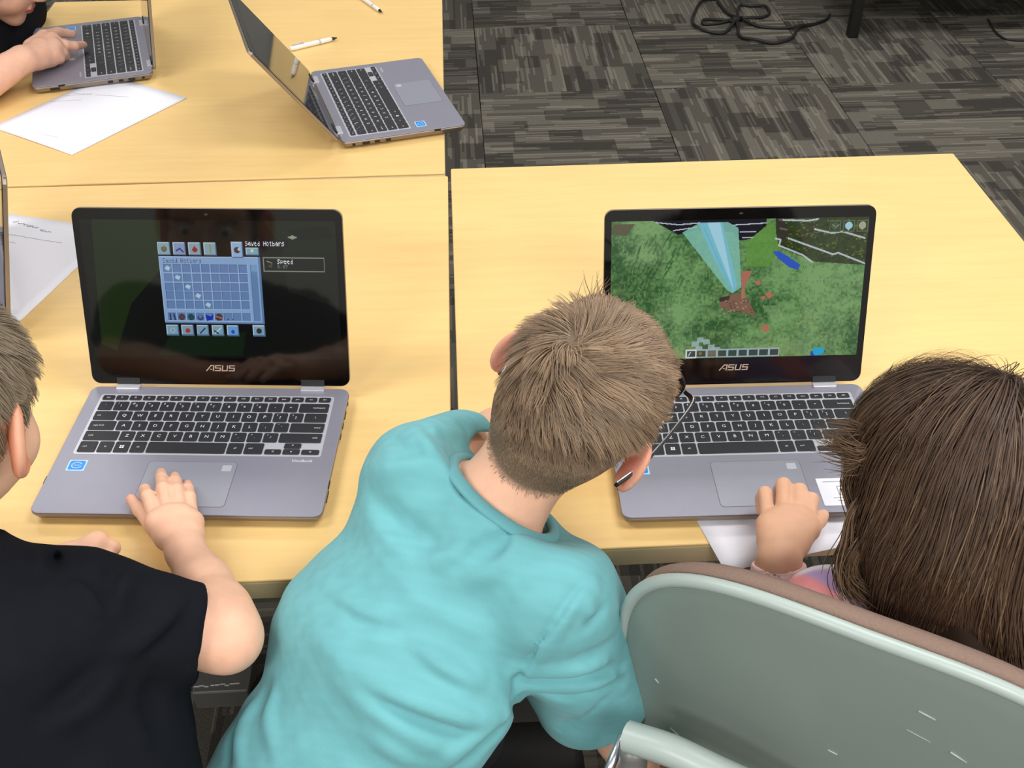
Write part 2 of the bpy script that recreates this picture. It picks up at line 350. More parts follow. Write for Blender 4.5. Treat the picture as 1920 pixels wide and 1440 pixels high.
def picture_menu():
    p = Pic(480, 270, (10, 14, 12))
    # dimmed landscape behind the menu
    p.poly([(0, 0), (.20, 0), (.24, .6), (.1, 1), (0, 1)], (10, 16, 14))
    p.poly([(.05, 0), (.32, 0), (.30, .35), (.17, .60), (.09, .95), (.03, .9)], (28, 46, 16))
    p.poly([(.72, 0), (1, 0), (1, .30), (.80, .22)], (22, 36, 18))
    p.poly([(.80, .06), (.97, .03), (.99, .12), (.86, .13)], (14, 22, 16))
    p.poly([(.78, .22), (1, .20), (1, .62), (.80, .5)], (22, 26, 22))
    p.poly([(.31, .84), (.62, .80), (.60, .98), (.26, .98)], (16, 34, 18))
    p.poly([(.81, .115), (.83, .10), (.85, .115), (.83, .13)], (160, 170, 150))
    # panel
    p.rect(.297, .255, .697, .74, (150, 186, 232))
    p.rect(.297, .255, .301, .74, (196, 220, 250)); p.rect(.297, .255, .697, .262, (186, 212, 248)); p.rect(.690, .255, .697, .74, (104, 138, 190)); p.rect(.297, .731, .697, .74, (104, 138, 190))
    stamp(p.a, 'Saved Hotbars', .313, .272, .152, .030, s2l((92, 118, 160)))
    def tile(x0, y0, x1, y1, c=(140, 176, 214)):
        p.rect(x0, y0, x1, y1, c); p.rect(x0, y0, x1, y0 + .008, (200, 222, 240)); p.rect(x0, y0, x0 + .004, y1, (200, 222, 240)); p.rect(x1 - .004, y0, x1, y1, (88, 118, 158)); p.rect(x0, y1 - .008, x1, y1, (88, 118, 158))
    for k, x in enumerate((.297, .358, .419, .480)): tile(x, .155, x + .050, .249, (150, 186, 196) if k != 1 else (150, 170, 214))
    tile(.588, .150, .634, .262, (160, 200, 246)); tile(.644, .190, .695, .246, (140, 186, 200))
    for k, x in enumerate((.301, .361, .422, .483, .543)): tile(x, .752, x + .049, .832, (136, 180, 200) if k < 4 else (120, 176, 236))
    tile(.648, .750, .698, .832, (136, 180, 206))
    p.disc(.323, .205, .020, (110, 104, 74)); p.disc(.323, .200, .010, (140, 128, 84))
    p.line([(.372, .215), (.385, .200), (.396, .222)], .012, (56, 74, 150)); p.disc(.444, .208, .018, (176, 46, 60)); p.poly([(.432, .21), (.444, .18), (.456, .21)], (176, 46, 60))
    p.line([(.505, .175), (.505, .225)], .012, (156, 158, 130)); p.disc(.610, .208, .022, (84, 70, 62)); p.disc(.618, .203, .010, (210, 220, 230)); p.disc(.669, .212, .012, (220, 236, 240))
    p.disc(.325, .793, .018, (190, 206, 220)); p.disc(.325, .793, .012, (130, 170, 205)); p.disc(.386, .795, .018, (190, 62, 72))
    p.line([(.436, .812), (.456, .775)], .010, (52, 66, 132)); p.line([(.495, .815), (.520, .772)], .008, (214, 232, 230)); p.line([(.494, .795), (.508, .815)], .010, (56, 66, 56)); p.disc(.568, .800, .014, (40, 92, 210)); p.disc(.673, .792, .020, (62, 60, 48))
    # slots
    def grid(x0, y0, x1, y1, nx, ny):
        for i in range(nx):
            for j in range(ny):
                a, b = x0 + (x1 - x0) * i / nx, x0 + (x1 - x0) * (i + 1) / nx; c, d = y0 + (y1 - y0) * j / ny, y0 + (y1 - y0) * (j + 1) / ny
                p.rect(a, c, b, d, (168, 202, 240)); p.rect(a, c, b - .0035, d - .006, (78, 104, 150)); p.rect(a + .0022, c + .004, b - .0035, d - .006, (112, 146, 198))
    grid(.313, .311, .648, .640, 9, 5); grid(.313, .662, .648, .725, 9, 1)
    p.rect(.656, .310, .684, .720, (90, 122, 170)); p.rect(.658, .312, .683, .36, (128, 172, 216)); p.rect(.658, .36, .683, .718, (112, 146, 196))
    w = .335 / 9; h = .329 / 5
    for k in range(5):
        cx, cy = .313 + w * (k + .42), .311 + h * (k + .48); p.poly([(cx - .012, cy), (cx - .002, cy - .020), (cx + .012, cy - .008), (cx + .004, cy + .018)], (196, 226, 250))
    hx = [.313 + w * (k + .46) for k in range(9)]; hy = .694
    p.line([(hx[0] - .008, hy - .02), (hx[0] - .008, hy + .02)], .012, (52, 62, 110)); p.line([(hx[0] + .006, hy - .02), (hx[0] + .01, hy + .02)], .012, (52, 62, 110))
    p.disc(hx[1], hy, .024, (92, 72, 84)); p.disc(hx[2], hy, .024, (40, 84, 98)); p.disc(hx[3], hy + .004, .022, (66, 84, 140)); p.disc(hx[3], hy - .004, .01, (120, 140, 190))
    p.poly([(hx[4] - .016, hy - .02), (hx[4] + .004, hy - .006), (hx[4] + .016, hy - .028), (hx[4] + .012, hy + .016), (hx[4] - .012, hy + .028)], (24, 56, 190)); p.disc(hx[5], hy, .026, (90, 60, 62)); p.line([(hx[5] - .012, hy - .006), (hx[5] + .012, hy + .006)], .010, (178, 126, 110))
    p.line([(hx[6] - .006, hy + .02), (hx[6] + .002, hy + .01)], .006, (60, 76, 120)); p.line([(hx[6] + .014, hy + .02), (hx[6] + .020, hy + .012)], .006, (60, 76, 120))
    # tooltip and status box
    p.rect(.640, .132, .812, .186, (14, 16, 34)); stamp(p.a, 'Saved Hotbars', .643, .143, .153, .034, s2l((236, 238, 240)))
    p.rect(.708, .256, .951, .360, (146, 152, 140)); p.rect(.7115, .263, .9475, .353, (24, 30, 28))
    stamp(p.a, 'Speed', .764, .270, .062, .032, s2l((226, 234, 240))); stamp(p.a, '0:07', .764, .312, .040, .026, s2l((120, 126, 122)))
    p.line([(.724, .285), (.742, .296)], .008, (150, 150, 140)); p.line([(.730, .32), (.744, .305)], .008, (92, 84, 76)); p.disc(.737, .318, .012, (78, 74, 68))
    return p

def picture_field():
    p = Pic(480, 270, (88, 136, 84)); r = np.random.default_rng(5)
    def blocky(nx, ny, seed):
        g = np.random.default_rng(seed).random((ny + 1, nx + 1)); return g[(p.V * ny).astype(int), (p.U * nx).astype(int)]
    def smooth(nx, ny, seed):
        g = np.random.default_rng(seed).random((ny + 2, nx + 2)); x = p.U * nx; y = p.V * ny; i = x.astype(int); j = y.astype(int); fx = x - i; fy = y - j
        fx = fx * fx * (3 - 2 * fx); fy = fy * fy * (3 - 2 * fy)
        return g[j, i] * (1 - fx) * (1 - fy) + g[j, i + 1] * fx * (1 - fy) + g[j + 1, i] * (1 - fx) * fy + g[j + 1, i + 1] * fx * fy
    n = .45 * smooth(7, 5, 1) + .25 * smooth(26, 16, 2) + .30 * smooth(110, 70, 3)
    dark, lite = s2l((56, 100, 56)), s2l((128, 172, 108))
    t = np.clip((n - .28) / .42, 0, 1)[..., None]; p.a = dark * (1 - t) + lite * t
    # tall grass: short dark and light strokes
    for k in range(900):
        x, y = r.random(), .12 + .88 * r.random(); L = .012 + .02 * r.random(); a = r.normal(0, .4); c = (46, 92, 50) if r.random() < .55 else (142, 186, 116)
        p.line([(x, y), (x + .5 * L * math.sin(a), y - L * math.cos(a))], .0045, c, .6)
    for k in range(60):
        x, y = .02 + .26 * r.random(), .12 + .4 * r.random(); p.line([(x, y), (x + .012, y - .05)], .010, (44, 92, 48), .6)
    p.poly([(.01, .02), (.09, .02), (.06, .10), (.0, .09)], (96, 92, 66)); p.poly([(.53, .12), (.63, .02), (.66, .22), (.62, .34), (.53, .33)], (104, 160, 66), .75)
    p.line([(.50, .45), (.70, .43), (.98, .45)], .010, (140, 176, 128), .5)
    # dark cliffs with pale contour lines
    p.poly([(.16, .0), (.60, .0), (.60, .05), (.54, .14), (.50, .15), (.47, .09), (.33, .07), (.26, .10), (.20, .04)], (24, 26, 36))
    for pts in ([(.17, .012), (.26, .03), (.34, .02)], [(.24, .07), (.33, .05)], [(.47, .04), (.60, .03)], [(.50, .09), (.56, .09)], [(.51, .13), (.55, .13)]): p.line(pts, .008, (196, 202, 214))
    hill = p.poly([(.635, .0), (1, .0), (1, .34), (.93, .33), (.80, .31), (.655, .20), (.64, .10)], (50, 66, 32))
    hn = (.5 * smooth(60, 40, 9) + .5 * blocky(120, 68, 8)); p.a[hill] *= (.5 + 1.0 * hn[hill])[:, None]
    for k in range(130):
        x, y = .66 + .34 * r.random(), .01 + .30 * r.random()
        if y < .19 + .4 * (x - .655): p.rect(x, y, x + .008, y + .010, (120, 88, 54) if r.random() < .5 else (96, 132, 52), .8)
    for pts in ([(.65, .01), (.76, .02), (.80, .01)], [(.655, .07), (.68, .08)], [(.64, .14), (.66, .15), (.655, .19), (.75, .26), (.79, .31)], [(.69, .14), (.78, .20), (.87, .26), (.89, .25), (1, .33)], [(.79, .08), (.86, .11), (.90, .10), (.99, .15)]): p.line(pts, .012, (206, 214, 222), .9)
    p.poly([(.64, .0), (.66, .0), (.69, .10), (.67, .16), (.645, .10)], (62, 52, 50), .8)
    p.poly([(.63, .23), (.66, .23), (.745, .33), (.735, .365), (.70, .345), (.655, .28)], (54, 96, 206))
    # light beam
    p.poly([(.275, .085), (.34, .02), (.452, .02), (.492, .06), (.517, .48), (.483, .525), (.46, .50)], (146, 214, 196), .75)
    p.poly([(.335, .02), (.43, .02), (.50, .47), (.484, .52), (.40, .27)], (130, 208, 232), .85); p.poly([(.37, .02), (.42, .02), (.487, .50), (.45, .35)], (188, 232, 250), .8); p.line([(.36, .06), (.478, .50)], .006, (104, 186, 206), .7)
    # earth patch and floating blocks
    p.poly([(.43, .56), (.50, .52), (.545, .56), (.585, .71), (.53, .66), (.44, .63)], (140, 106, 88)); p.poly([(.43, .555), (.475, .54), (.47, .575), (.435, .585)], (70, 56, 50))
    for k in range(40): x, y = .44 + .12 * r.random(), .57 + .10 * r.random(); p.rect(x, y, x + .009, y + .012, (178, 146, 116) if r.random() < .5 else (112, 84, 70), .8)
    p.poly([(.513, .368), (.558, .365), (.545, .41), (.530, .49), (.522, .53), (.516, .44)], (188, 120, 98)); p.poly([(.515, .50), (.53, .49), (.535, .56), (.52, .57)], (188, 128, 104))
    for (x, y, w) in ((.58, .455, .014), (.628, .545, .018), (.605, .565, .012), (.62, .79, .022)): p.poly([(x - w, y - w * .6), (x + w * .3, y - w * 1.6), (x + w, y), (x + w * .2, y + w * 1.5)], (190, 124, 98))
    p.poly([(.60, .62), (.66, .62), (.70, .72), (.66, .75)], (150, 190, 130), .35); p.poly([(.70, .88), (.80, .88), (.80, 1), (.70, 1)], (130, 164, 112), .4)
    # translucent blocks, slot bar, corner icons
    for (x, y) in ((.33, .875), (.35, .845), (.375, .86), (.395, .90), (.345, .91), (.415, .92)): p.rect(x, y, x + .028, y + .035, (178, 206, 208), .7)
    for k in range(9):
        a = .307 + .042 * k; p.rect(a, .935, a + .042, .998, (168, 190, 200)); p.rect(a + .004, .944, a + .038, .990, (52, 74, 66))
    p.rect(.306, .932, .350, 1.0, (226, 234, 238)); p.rect(.312, .944, .345, .990, (60, 70, 66)); p.line([(.318, .98), (.326, .955)], .008, (190, 210, 220)); p.disc(.366, .965, .012, (140, 120, 70)); p.rect(.395, .950, .430, .985, (118, 110, 96))
    p.rect(.812, .965, .83, 1.0, (16, 88, 190)); p.poly([(.822, .94), (.868, .94), (.866, .985), (.84, 1.0), (.822, .985)], (34, 178, 226))
    for k, c in enumerate(((70, 96, 66), (172, 222, 240), (176, 178, 150))):
        x = .847 + .0535 * k; p.rect(x, .022, x + .045, .104, (96, 112, 78)); p.rect(x + .004, .030, x + .041, .096, (52, 66, 44)); p.disc(x + .022, .060, .026, c)
        p.poly([(x + .008, .065), (x + .036, .065), (x + .022, .094)], c)
    p.line([(.858, .05), (.872, .07), (.884, .052)], .006, (140, 150, 130))
    return p

def picture_off():
    return Pic(8, 6, (3, 3, 4))

def screen_mesh(pic, x0, x1, t0, t1):
    W, H = pic.W, pic.H
    X, Y = np.meshgrid(np.linspace(x0, x1, W + 1), np.linspace(t1, t0, H + 1))
    V = np.stack([X.ravel(), Y.ravel(), np.zeros(X.size)], 1)
    i = np.arange(H * (W + 1)).reshape(H, W + 1)[:, :W].ravel(); Q = np.stack([i, i + W + 1, i + W + 2, i + 1], 1)
    me = mesh_np('display', V, Q, False)
    at = me.color_attributes.new('Col', 'FLOAT_COLOR', 'CORNER')
    c = np.ones((H * W, 4, 4), np.float32); c[..., :3] = pic.a.reshape(-1, 1, 3); at.data.foreach_set('color', c.ravel())
    return me

# ------------------------------------------------------------ keyboard layout (metres, laptop frame: x right, y towards the user)
KEYS = []      # x0, x1, y0, y1, legend, second legend
def krow(y0, y1, items, x0=-.1435, x1=.1435, gap=.0020):
    tot = sum(w for w, _ in items); u = (x1 - x0) / tot; x = x0
    for w, l in items:
        KEYS.append((x + gap / 2, x + w * u - gap / 2, y0, y1, l)); x += w * u
krow(.0195, .0285, [(1, 'esc')] + [(1, 'f%d' % k) for k in range(1, 13)] + [(1, 'pau'), (1, 'prt'), (1, 'ins'), (1, 'del')])
krow(.0318, .0482, [(1, '`')] + [(1, c) for c in '1234567890-='] + [(2, 'backspace')])
krow(.0504, .0668, [(1.5, 'tab')] + [(1, c) for c in 'QWERTYUIOP[]'] + [(1.5, '\\')])
krow(.0690, .0854, [(1.75, 'caps lock')] + [(1, c) for c in "ASDFGHJKL;'"] + [(2.25, 'enter')])
krow(.0876, .1040, [(2.25, 'shift')] + [(1, c) for c in 'ZXCVBNM,./'] + [(2.75, 'shift')])
krow(.1062, .1250, [(1.25, 'ctrl'), (1.05, 'fn'), (1.05, 'WIN'), (1.05, 'alt'), (5.15, ''), (1.1, 'alt'), (1.3, 'ctrl')], -.1435, .0775)
KEYS.append((.079, .0985, .1165, .1250, '<')); KEYS.append((.1005, .1205, .1055, .1146, '^')); KEYS.append((.1005, .1205, .1158, .1250, 'v')); KEYS.append((.1225, .1435, .1165, .1250, '>'))
HB, LT = .0165, .0068       # base height, lid thickness
LW, LD = .1632, .2256
_key_mesh = {}
def key_mesh(w, h):
    k = (round(w, 4), round(h, 4))
    if k not in _key_mesh: _key_mesh[k] = MB().slab(rrect(-w / 2, w / 2, -h / 2, h / 2, .0018, 2), 0, .0013, .0004).mesh('key')
    return _key_mesh[k]
def key_prints():
    mb = MB(); z = HB + .00140
    for x0, x1, y0, y1, l in KEYS:
        cx, cy = (x0 + x1) / 2, -(y0 + y1) / 2
        if l == '': continue
        if l == 'WIN':
            for a in (-1, 1):
                for b in (-1, 1): mb.add([(cx + a * .0014 + p * .0011, cy + b * .0014 + q * .0011, z) for p, q in ((-1, -1), (1, -1), (1, 1), (-1, 1))], [(0, 1, 2, 3)])
            continue
        if len(l) == 1 and l.isalpha() and l.isupper(): s = .0068
        elif len(l) == 1: s = .0055
        else: s = .0036
        V, Fc = text_geo(l, s)
        off = 0.0
        if l in ('tab', 'caps lock', 'ctrl') or (l == 'shift' and cx < 0): off = -(x1 - x0) / 2 + .0035 + .0009 * len(l)
        if l in ('backspace', 'enter') or (l == 'shift' and cx > 0): off = (x1 - x0) / 2 - .0035 - .0009 * len(l)
        mb.add([(v[0] + cx + off, v[1] + cy, z) for v in V], Fc)
        if l in '1234567890[];\',./' and len(l) == 1:
            V, Fc = text_geo({'1': '!', '2': '@', '3': '#', '4': '$', '5': '%', '6': '^', '7': '&', '8': '*', '9': '(', '0': ')', '[': '{', ']': '}', ';': ':', "'": '"', ',': '<', '.': '>', '/': '?'}[l], .0038)
            mb.add([(v[0] + cx - .004, v[1] + cy + .0042, z) for v in V], Fc)
    return mb.mesh('key_lettering')
_lap = {}
def logo_mesh():
    """the four slanted letters on the bezel, as strokes"""
    mb = MB(); sh = .35
    def bar(x0, y0, x1, y1, w=.17):
        a, b = np.array([x0, y0]), np.array([x1, y1]); d = b - a; L = np.linalg.norm(d); n = np.array([-d[1], d[0]]) / L * w / 2
        mb.add([(*(a + n), 0), (*(a - n), 0), (*(b - n), 0), (*(b + n), 0)], [(0, 1, 2, 3)])
    # A: long slash and a leaning stem with foot
    bar(0, 0, .62, 1.0); bar(.60, .92, 1.0, .92); bar(.98, 1.0, .98, .0); bar(.50, .30, .78, .30, .13)
    def S(x): bar(x, .92, x + .85, .92); bar(x + .08, .92, x + .08, .5); bar(x, .52, x + .85, .52); bar(x + .77, .52, x + .77, .08); bar(x, .08, x + .85, .08)
    S(1.18); bar(2.26, 1.0, 2.26, .05); bar(2.18, .08, 3.03, .08); bar(2.95, 1.0, 2.95, .05); S(3.18)
    return mb.xf(lambda p: np.array([(p[0] - 2.0) * .0088 + (p[1] - .5) * sh * .004, (p[1] - .5) * .0078, 0])).mesh('maker_logo')
def make_laptop(label, hinge, yaw, ang, pic, strength=1.0, group=None, logo_small=True):
    """hinge: middle of the back edge on the table; yaw 0 faces the camera"""
    root = empty('laptop', (hinge[0], hinge[1], TZ), yaw); tag(root, label, 'laptop', group)
    def shared(key, fn, name, mat, parent=None):
        if key not in _lap: _lap[key] = fn()
        return link(name, _lap[key], mat, parent or root)
    shared('base', lambda: MB().slab(rrect(-LW, LW, -LD, 0, .011), .003, HB - .0012, .0022, .004).mesh('base'), 'base', M['alu_side'])
    shared('deck', lambda: MB().slab(rrect(-LW + .0006, LW - .0006, -LD + .0006, -.0006, .0105), HB - .0013, HB, .0006).mesh('deck'), 'palm_rest', M['alu'])
    for fx in (-.13, .13):
        for fy in (-.02, -.205):
            k = 'foot'; shared(k, lambda: MB().slab(rrect(-.012, .012, -.004, .004, .003, 2), 0, .0035, .0008).mesh('rubber_foot'), 'rubber_foot', M['black']).location = (fx, fy, 0)
    tray = shared('tray', lambda: MB().slab(rrect(-.1462, .1462, -.1278, -.0165, .003, 3), HB - .0002, HB + .0002, .0001).mesh('keyboard_tray'), 'keyboard_tray', M['tray'])
    for x0, x1, y0, y1, l in KEYS:
        link('key', key_mesh(x1 - x0, y1 - y0), M['key'], root, ((x0 + x1) / 2, -(y0 + y1) / 2, HB))
    o = shared('prints', key_prints, 'key_lettering', M['print_white'])
    # touchpad: a thin groove around a smooth pane
    shared('pgroove', lambda: MB().slab(rrect(-.0522, .0522, -.2128, -.1388, .005, 3), HB, HB + .00012).mesh('pad_groove'), 'touchpad_groove', M['groove'])
    shared('pad', lambda: MB().slab(rrect(-.0516, .0516, -.2122, -.1394, .0045, 3), HB, HB + .00026).mesh('touchpad'), 'touchpad', M['pad'])
    shared('fp', lambda: MB().slab(rrect(.0355, .0465, -.1545, -.1445, .0012, 2), HB, HB + .0005, .0001).mesh('fp'), 'fingerprint_sensor', M['tray'])
    st = shared('stk', lambda: MB().slab(rrect(-.1450, -.1235, -.1570, -.1385, .001, 2), HB, HB + .0003).mesh('sticker'), 'sticker', M['blue2'])
    def stick_in():
        mb = MB(); mb.slab(rrect(-.1432, -.1253, -.1552, -.1403, .002, 2), HB, HB + .0004); return mb.mesh('sticker_square')
    shared('stk2', stick_in, 'sticker_square', M['blue'], st)
    def stick_ring():
        mb = MB(); z = HB + .0005; pts = []
        for k in range(28):
            t = math.radians(20 + k * 12.2); pts.append((-.13425 + .0058 * math.cos(t), -.14775 + .0047 * math.sin(t)))
        for a, b in zip(pts[:-1], pts[1:]):
            a = np.array(a); b = np.array(b); d = b - a; n = np.array([-d[1], d[0]]) / np.linalg.norm(d) * .00055
            mb.add([(*(a + n), z), (*(a - n), z), (*(b - n), z), (*(b + n), z)], [(0, 1, 2, 3)])
        V, Fc = text_geo('intel', .0042); mb.add([(v[0] - .13425, v[1] - .1477, z) for v in V], Fc); return mb.mesh('sticker_print')
    shared('stk3', stick_ring, 'sticker_print', M['blue2'], st)
    def series():
        V, Fc = text_geo('VivoBook', .0062, .15); return mesh_from('series_lettering', [(v[0] + .1255, v[1] - .1352, HB + .0002) for v in V], Fc)
    shared('series', series, 'series_lettering', M['print_white'])
    # ports on both sides
    for sx in (-1, 1):
        for k, (y, w) in enumerate(((-.020, .005), (-.042, .013), (-.062, .009), (-.082, .009), (-.185, .018))):
            if k == 4 and sx < 0: continue
            pm = shared(('port', k), lambda: MB().slab(rrect(-.0008, .0008, -w / 2, w / 2, .0004, 1), 0, .0035).mesh('port'), 'port', M['black']); pm.location = (sx * (LW - .0012), y, .0068)
    for k in (-1, 1):
        shared('notch', lambda: MB().slab(rrect(-.0006, .0006, -.006, .006, .0004, 1), HB - .004, HB - .0005).mesh('latch'), 'side_button', M['black']).location = (k * (LW - .0004), -.172, 0)
    # lid
    lid = empty('lid'); lid.parent = root
    ca, sa = math.cos(ang), math.sin(ang)
    X = Vector((1, 0, 0)); D = Vector((0, -ca, sa)); N = X.cross(D)
    lid.matrix_local = Matrix(((X.x, D.x, N.x, 0), (X.y, D.y, N.y, 0), (X.z, D.z, N.z, HB), (0, 0, 0, 1)))
    shared('shell', lambda: MB().slab(rrect(-LW, LW, .0030, .2262, .011), -LT, -.0008, .0012).mesh('lid_shell'), 'lid_shell', M['alu_side'], lid)
    shared('bezel', lambda: MB().slab(rrect(-LW + .0003, LW - .0003, .0033, .2259, .0108), -.0009, 0, .0004).mesh('bezel'), 'bezel', M['glass'], lid)
    if pic not in _lap: _lap[pic] = screen_mesh(pic, -.1547, .1547, .0385, .2125)
    sm = _lap[pic]; so = link('display', sm, None, lid); so.location = (0, 0, .00015)
    if not sm.materials: sm.materials.append(screen_mat('lit_display', strength))
    if logo_small:
        if 'logo' not in _lap: _lap['logo'] = logo_mesh()
        lo = link('maker_logo', _lap['logo'], M['gold'], lid); lo.location = (.0015, .0255, .0002)
    shared('web', lambda: MB().slab(rrect(-.0022, .0022, .2185, .2205, .0009, 2), 0, .0003).mesh('webcam'), 'webcam', M['steel_dark'], lid)
    for sx in (-1, 1):
        x = sx * .1165
        hm = MB(); hm.slab(rrect(x - .0148, x + .0148, -.0085, .004, .0015, 2), HB - .001, HB + .0032, .0008)
        hk = 'hinge%d' % sx
        shared(hk, lambda: hm.mesh('hinge'), 'hinge', M['hinge'])
        hb = MB(); hb.box((x, .0075, .0006), (.0292, .0075, .0018)); hk2 = 'hingeb%d' % sx
        shared(hk2, lambda: hb.mesh('hinge_plate'), 'hinge_plate', M['steel_dark'], lid)
    return root

PM, PF, PO = picture_menu(), picture_field(), picture_off()
lapA = make_laptop('open laptop showing a pale blue grid menu on its dark screen', (-.3668, 1.0931), -.0274, 1.9018, PM, .9)
lapB = make_laptop('open laptop showing a green grassy landscape with a blue light beam', (.2763, 1.0897), .0303, 1.8942, PF, 1.0)
# far right laptop faces the right; far left laptop faces the left
def facing(p_left, p_right):
    """pose from the back-left and back-right deck corners, as its user sees them"""
    a, b = np.array(p_left[:2]), np.array(p_right[:2]); d = b - a; return (a + b) / 2, math.atan2(d[1], d[0])
c, y = facing((-.2935, 1.776), (-.394, 2.088)); lapC = make_laptop('open laptop turned away to the right, overhanging the edge of the far table', c, y, math.radians(126), PO)
c, y = facing((-.806, 2.402), (-.699, 2.078)); lapD = make_laptop('open laptop under the hand reaching in at the top left', c, y, math.radians(97), PO)
c, y = facing((-.818, 1.506), (-.680, 1.210)); lapE = make_laptop('laptop at the left picture edge with only its lid edge in view', c, y, math.radians(104), PO)
# white card stuck on the right laptop
card = MB().slab(rrect(.0632, .135, -.2155, -.1717, .001, 2), HB, HB + .0006).build('paper_card', M['paper'], lapB)
for (a, b, y) in ((.070, .125, -.1775), (.084, .110, -.185), (.084, .108, -.199), (.076, .112, -.2035), (.080, .118, -.2080)):
    MB().box(((a + b) / 2, y, HB + .0007), (b - a, .0009, .0002)).build('printed_line', M['ink'], card)
for x in (.084, .108): MB().box((x, -.192, HB + .0007), (.0009, .014, .0002)).build('printed_line', M['ink'], card)
# ------------------------------------------------------------ papers
def paper(label, corner, ax, w, h, lines, z=0.0, sag=None):
    """corner: one corner on the table; ax: direction of the short side; long side turns left of it"""
    a = np.array([ax[0], ax[1], 0.0]); a /= np.linalg.norm(a); b = np.array([-a[1], a[0], 0])
    root = empty('paper_sheet', (corner[0], corner[1], TZ + z)); tag(root, label, 'paper')
    n = 12; V = []; rng = np.random.default_rng(int(abs(corner[0]) * 1000))
    f1, f2 = rng.random(2) * 6
    def hz(u, v):
        e = .0004 + .0005 * (math.sin(u * 3 + f1) * math.cos(v * 4 + f2) + 1)
        if sag: e += sag(u, v)
        return e
    for th in (0, 1):
        for j in range(n + 1):
            for i in range(n + 1):
                p = a * w * i / n + b * h * j / n; V.append((p[0], p[1], hz(i / n, j / n) + (.00025 if th else 0)))
    F = []; m = (n + 1) ** 2
    for j in range(n):
        for i in range(n):
            k = j * (n + 1) + i; F.append((k + m, k + 1 + m, k + n + 2 + m, k + n + 1 + m)); F.append((k, k + n + 1, k + n + 2, k + 1))
    e = [i for i in range(n + 1)] + [(j + 1) * (n + 1) - 1 for j in range(1, n + 1)] + [n * (n + 1) + i for i in range(n - 1, -1, -1)] + [j * (n + 1) for j in range(n - 1, 0, -1)]
    for p, q in zip(e, e[1:] + e[:1]): F.append((p, q, q + m, p + m))
    mesh = mesh_from('paper_sheet', V, F, True); link('sheet', mesh, M['paper'], root)
    mb = MB()
    for (u0, v0, u1, v1, wd, amp) in lines:      # scribbled handwriting, as little waves
        k = max(8, int(np.hypot((u1 - u0) * w, (v1 - v0) * h) / .0018)); pts = []
        for q in range(k + 1):
            t = q / k; u, v = u0 + (u1 - u0) * t, v0 + (v1 - v0) * t
            if rng.random() < .12: continue
            pts.append(a * u * w + b * (v * h + amp * rng.normal()) + np.array([0, 0, hz(u, v) + .0004]))
        for p, q in zip(pts[:-1], pts[1:]):
            d = q - p; L = np.linalg.norm(d)
            if L < 1e-6 or L > .006: continue
            nn = np.array([-d[1], d[0], 0]) / L * wd / 2; mb.add([p + nn, p - nn, q - nn, q + nn], [(0, 1, 2, 3)])
    if lines: mb.build('handwriting', M['ink'], root)
    return root
def paper_at(label, c00, c10, w, h, lines, sag=None):
    d = np.array(c10) - np.array(c00); return paper(label, c00, d, w, h, lines, 0, sag)
# long side first: from the bottom corner to the right corner
paper_at('white sheet with faint pencil lines lying just in front of the far left laptop', (-.766, 1.765), (-.615, 2.007), .2794, .2159,
         [(.80, .46, .64, .94, .0010, .0006), (.71, .78, .58, .96, .0008, .0005), (.60, .76, .47, .97, .0008, .0005), (.12, .34, .10, .50, .0006, .0003)])
paper_at('white sheet with a scribbled heading between the left lid edge and the dark-screen laptop', (-.8977, 1.2972), (-.689, 1.241), .2159, .2794,
         [(.20, .93, .44, .90, .0018, .0020), (.46, .885, .56, .875, .0016, .0022), (.16, .80, .72, .79, .0010, .0006), (.24, .73, .40, .725, .0009, .0005)])
paper_at('blank white sheet poking out under the green-screen laptop over the table front', (.225, .794), (.37, .833), .2794, .2159, [],
         sag=lambda u, v: 0.0)

# ------------------------------------------------------------ pens
def stylus(label, a, b, r):
    a = np.array([a[0], a[1], 0.0]); b = np.array([b[0], b[1], 0.0]); d = b - a; L = np.linalg.norm(d); d /= L
    root = empty('marker_pen', (a[0], a[1], TZ + r)); tag(root, label, 'pen')
    def seg(name, s, m, rr):
        MB().tube([d * L * t for t in s], [r * q for q in rr], 14).build(name, m, root, True)
    seg('barrel', [0, .02, .10, .62, .80, .88], M['white_plastic'], [.7, .95, 1, 1, .95, .75])
    seg('ring', [.595, .60, .63, .635], M['tray'], [1.02, 1.04, 1.04, 1.02])
    seg('tip', [.88, .93, .97, 1.0], M['black'], [.72, .55, .30, .12])
    clip = MB(); n = np.array([0, 0, 1.0]); clip.tube([d * L * .05 + n * r * 1.0, d * L * .06 + n * r * 1.35, d * L * .28 + n * r * 1.25], [.0012] * 3, 6).build('clip', M['tray'], root, True)
stylus('white marker pen lying behind the laptop that faces right', (-.456, 2.232), (-.366, 2.292), .0052)
stylus('white pen with dark rings near the top edge of the far table', (-.345, 2.545), (-.284, 2.442), .0046)

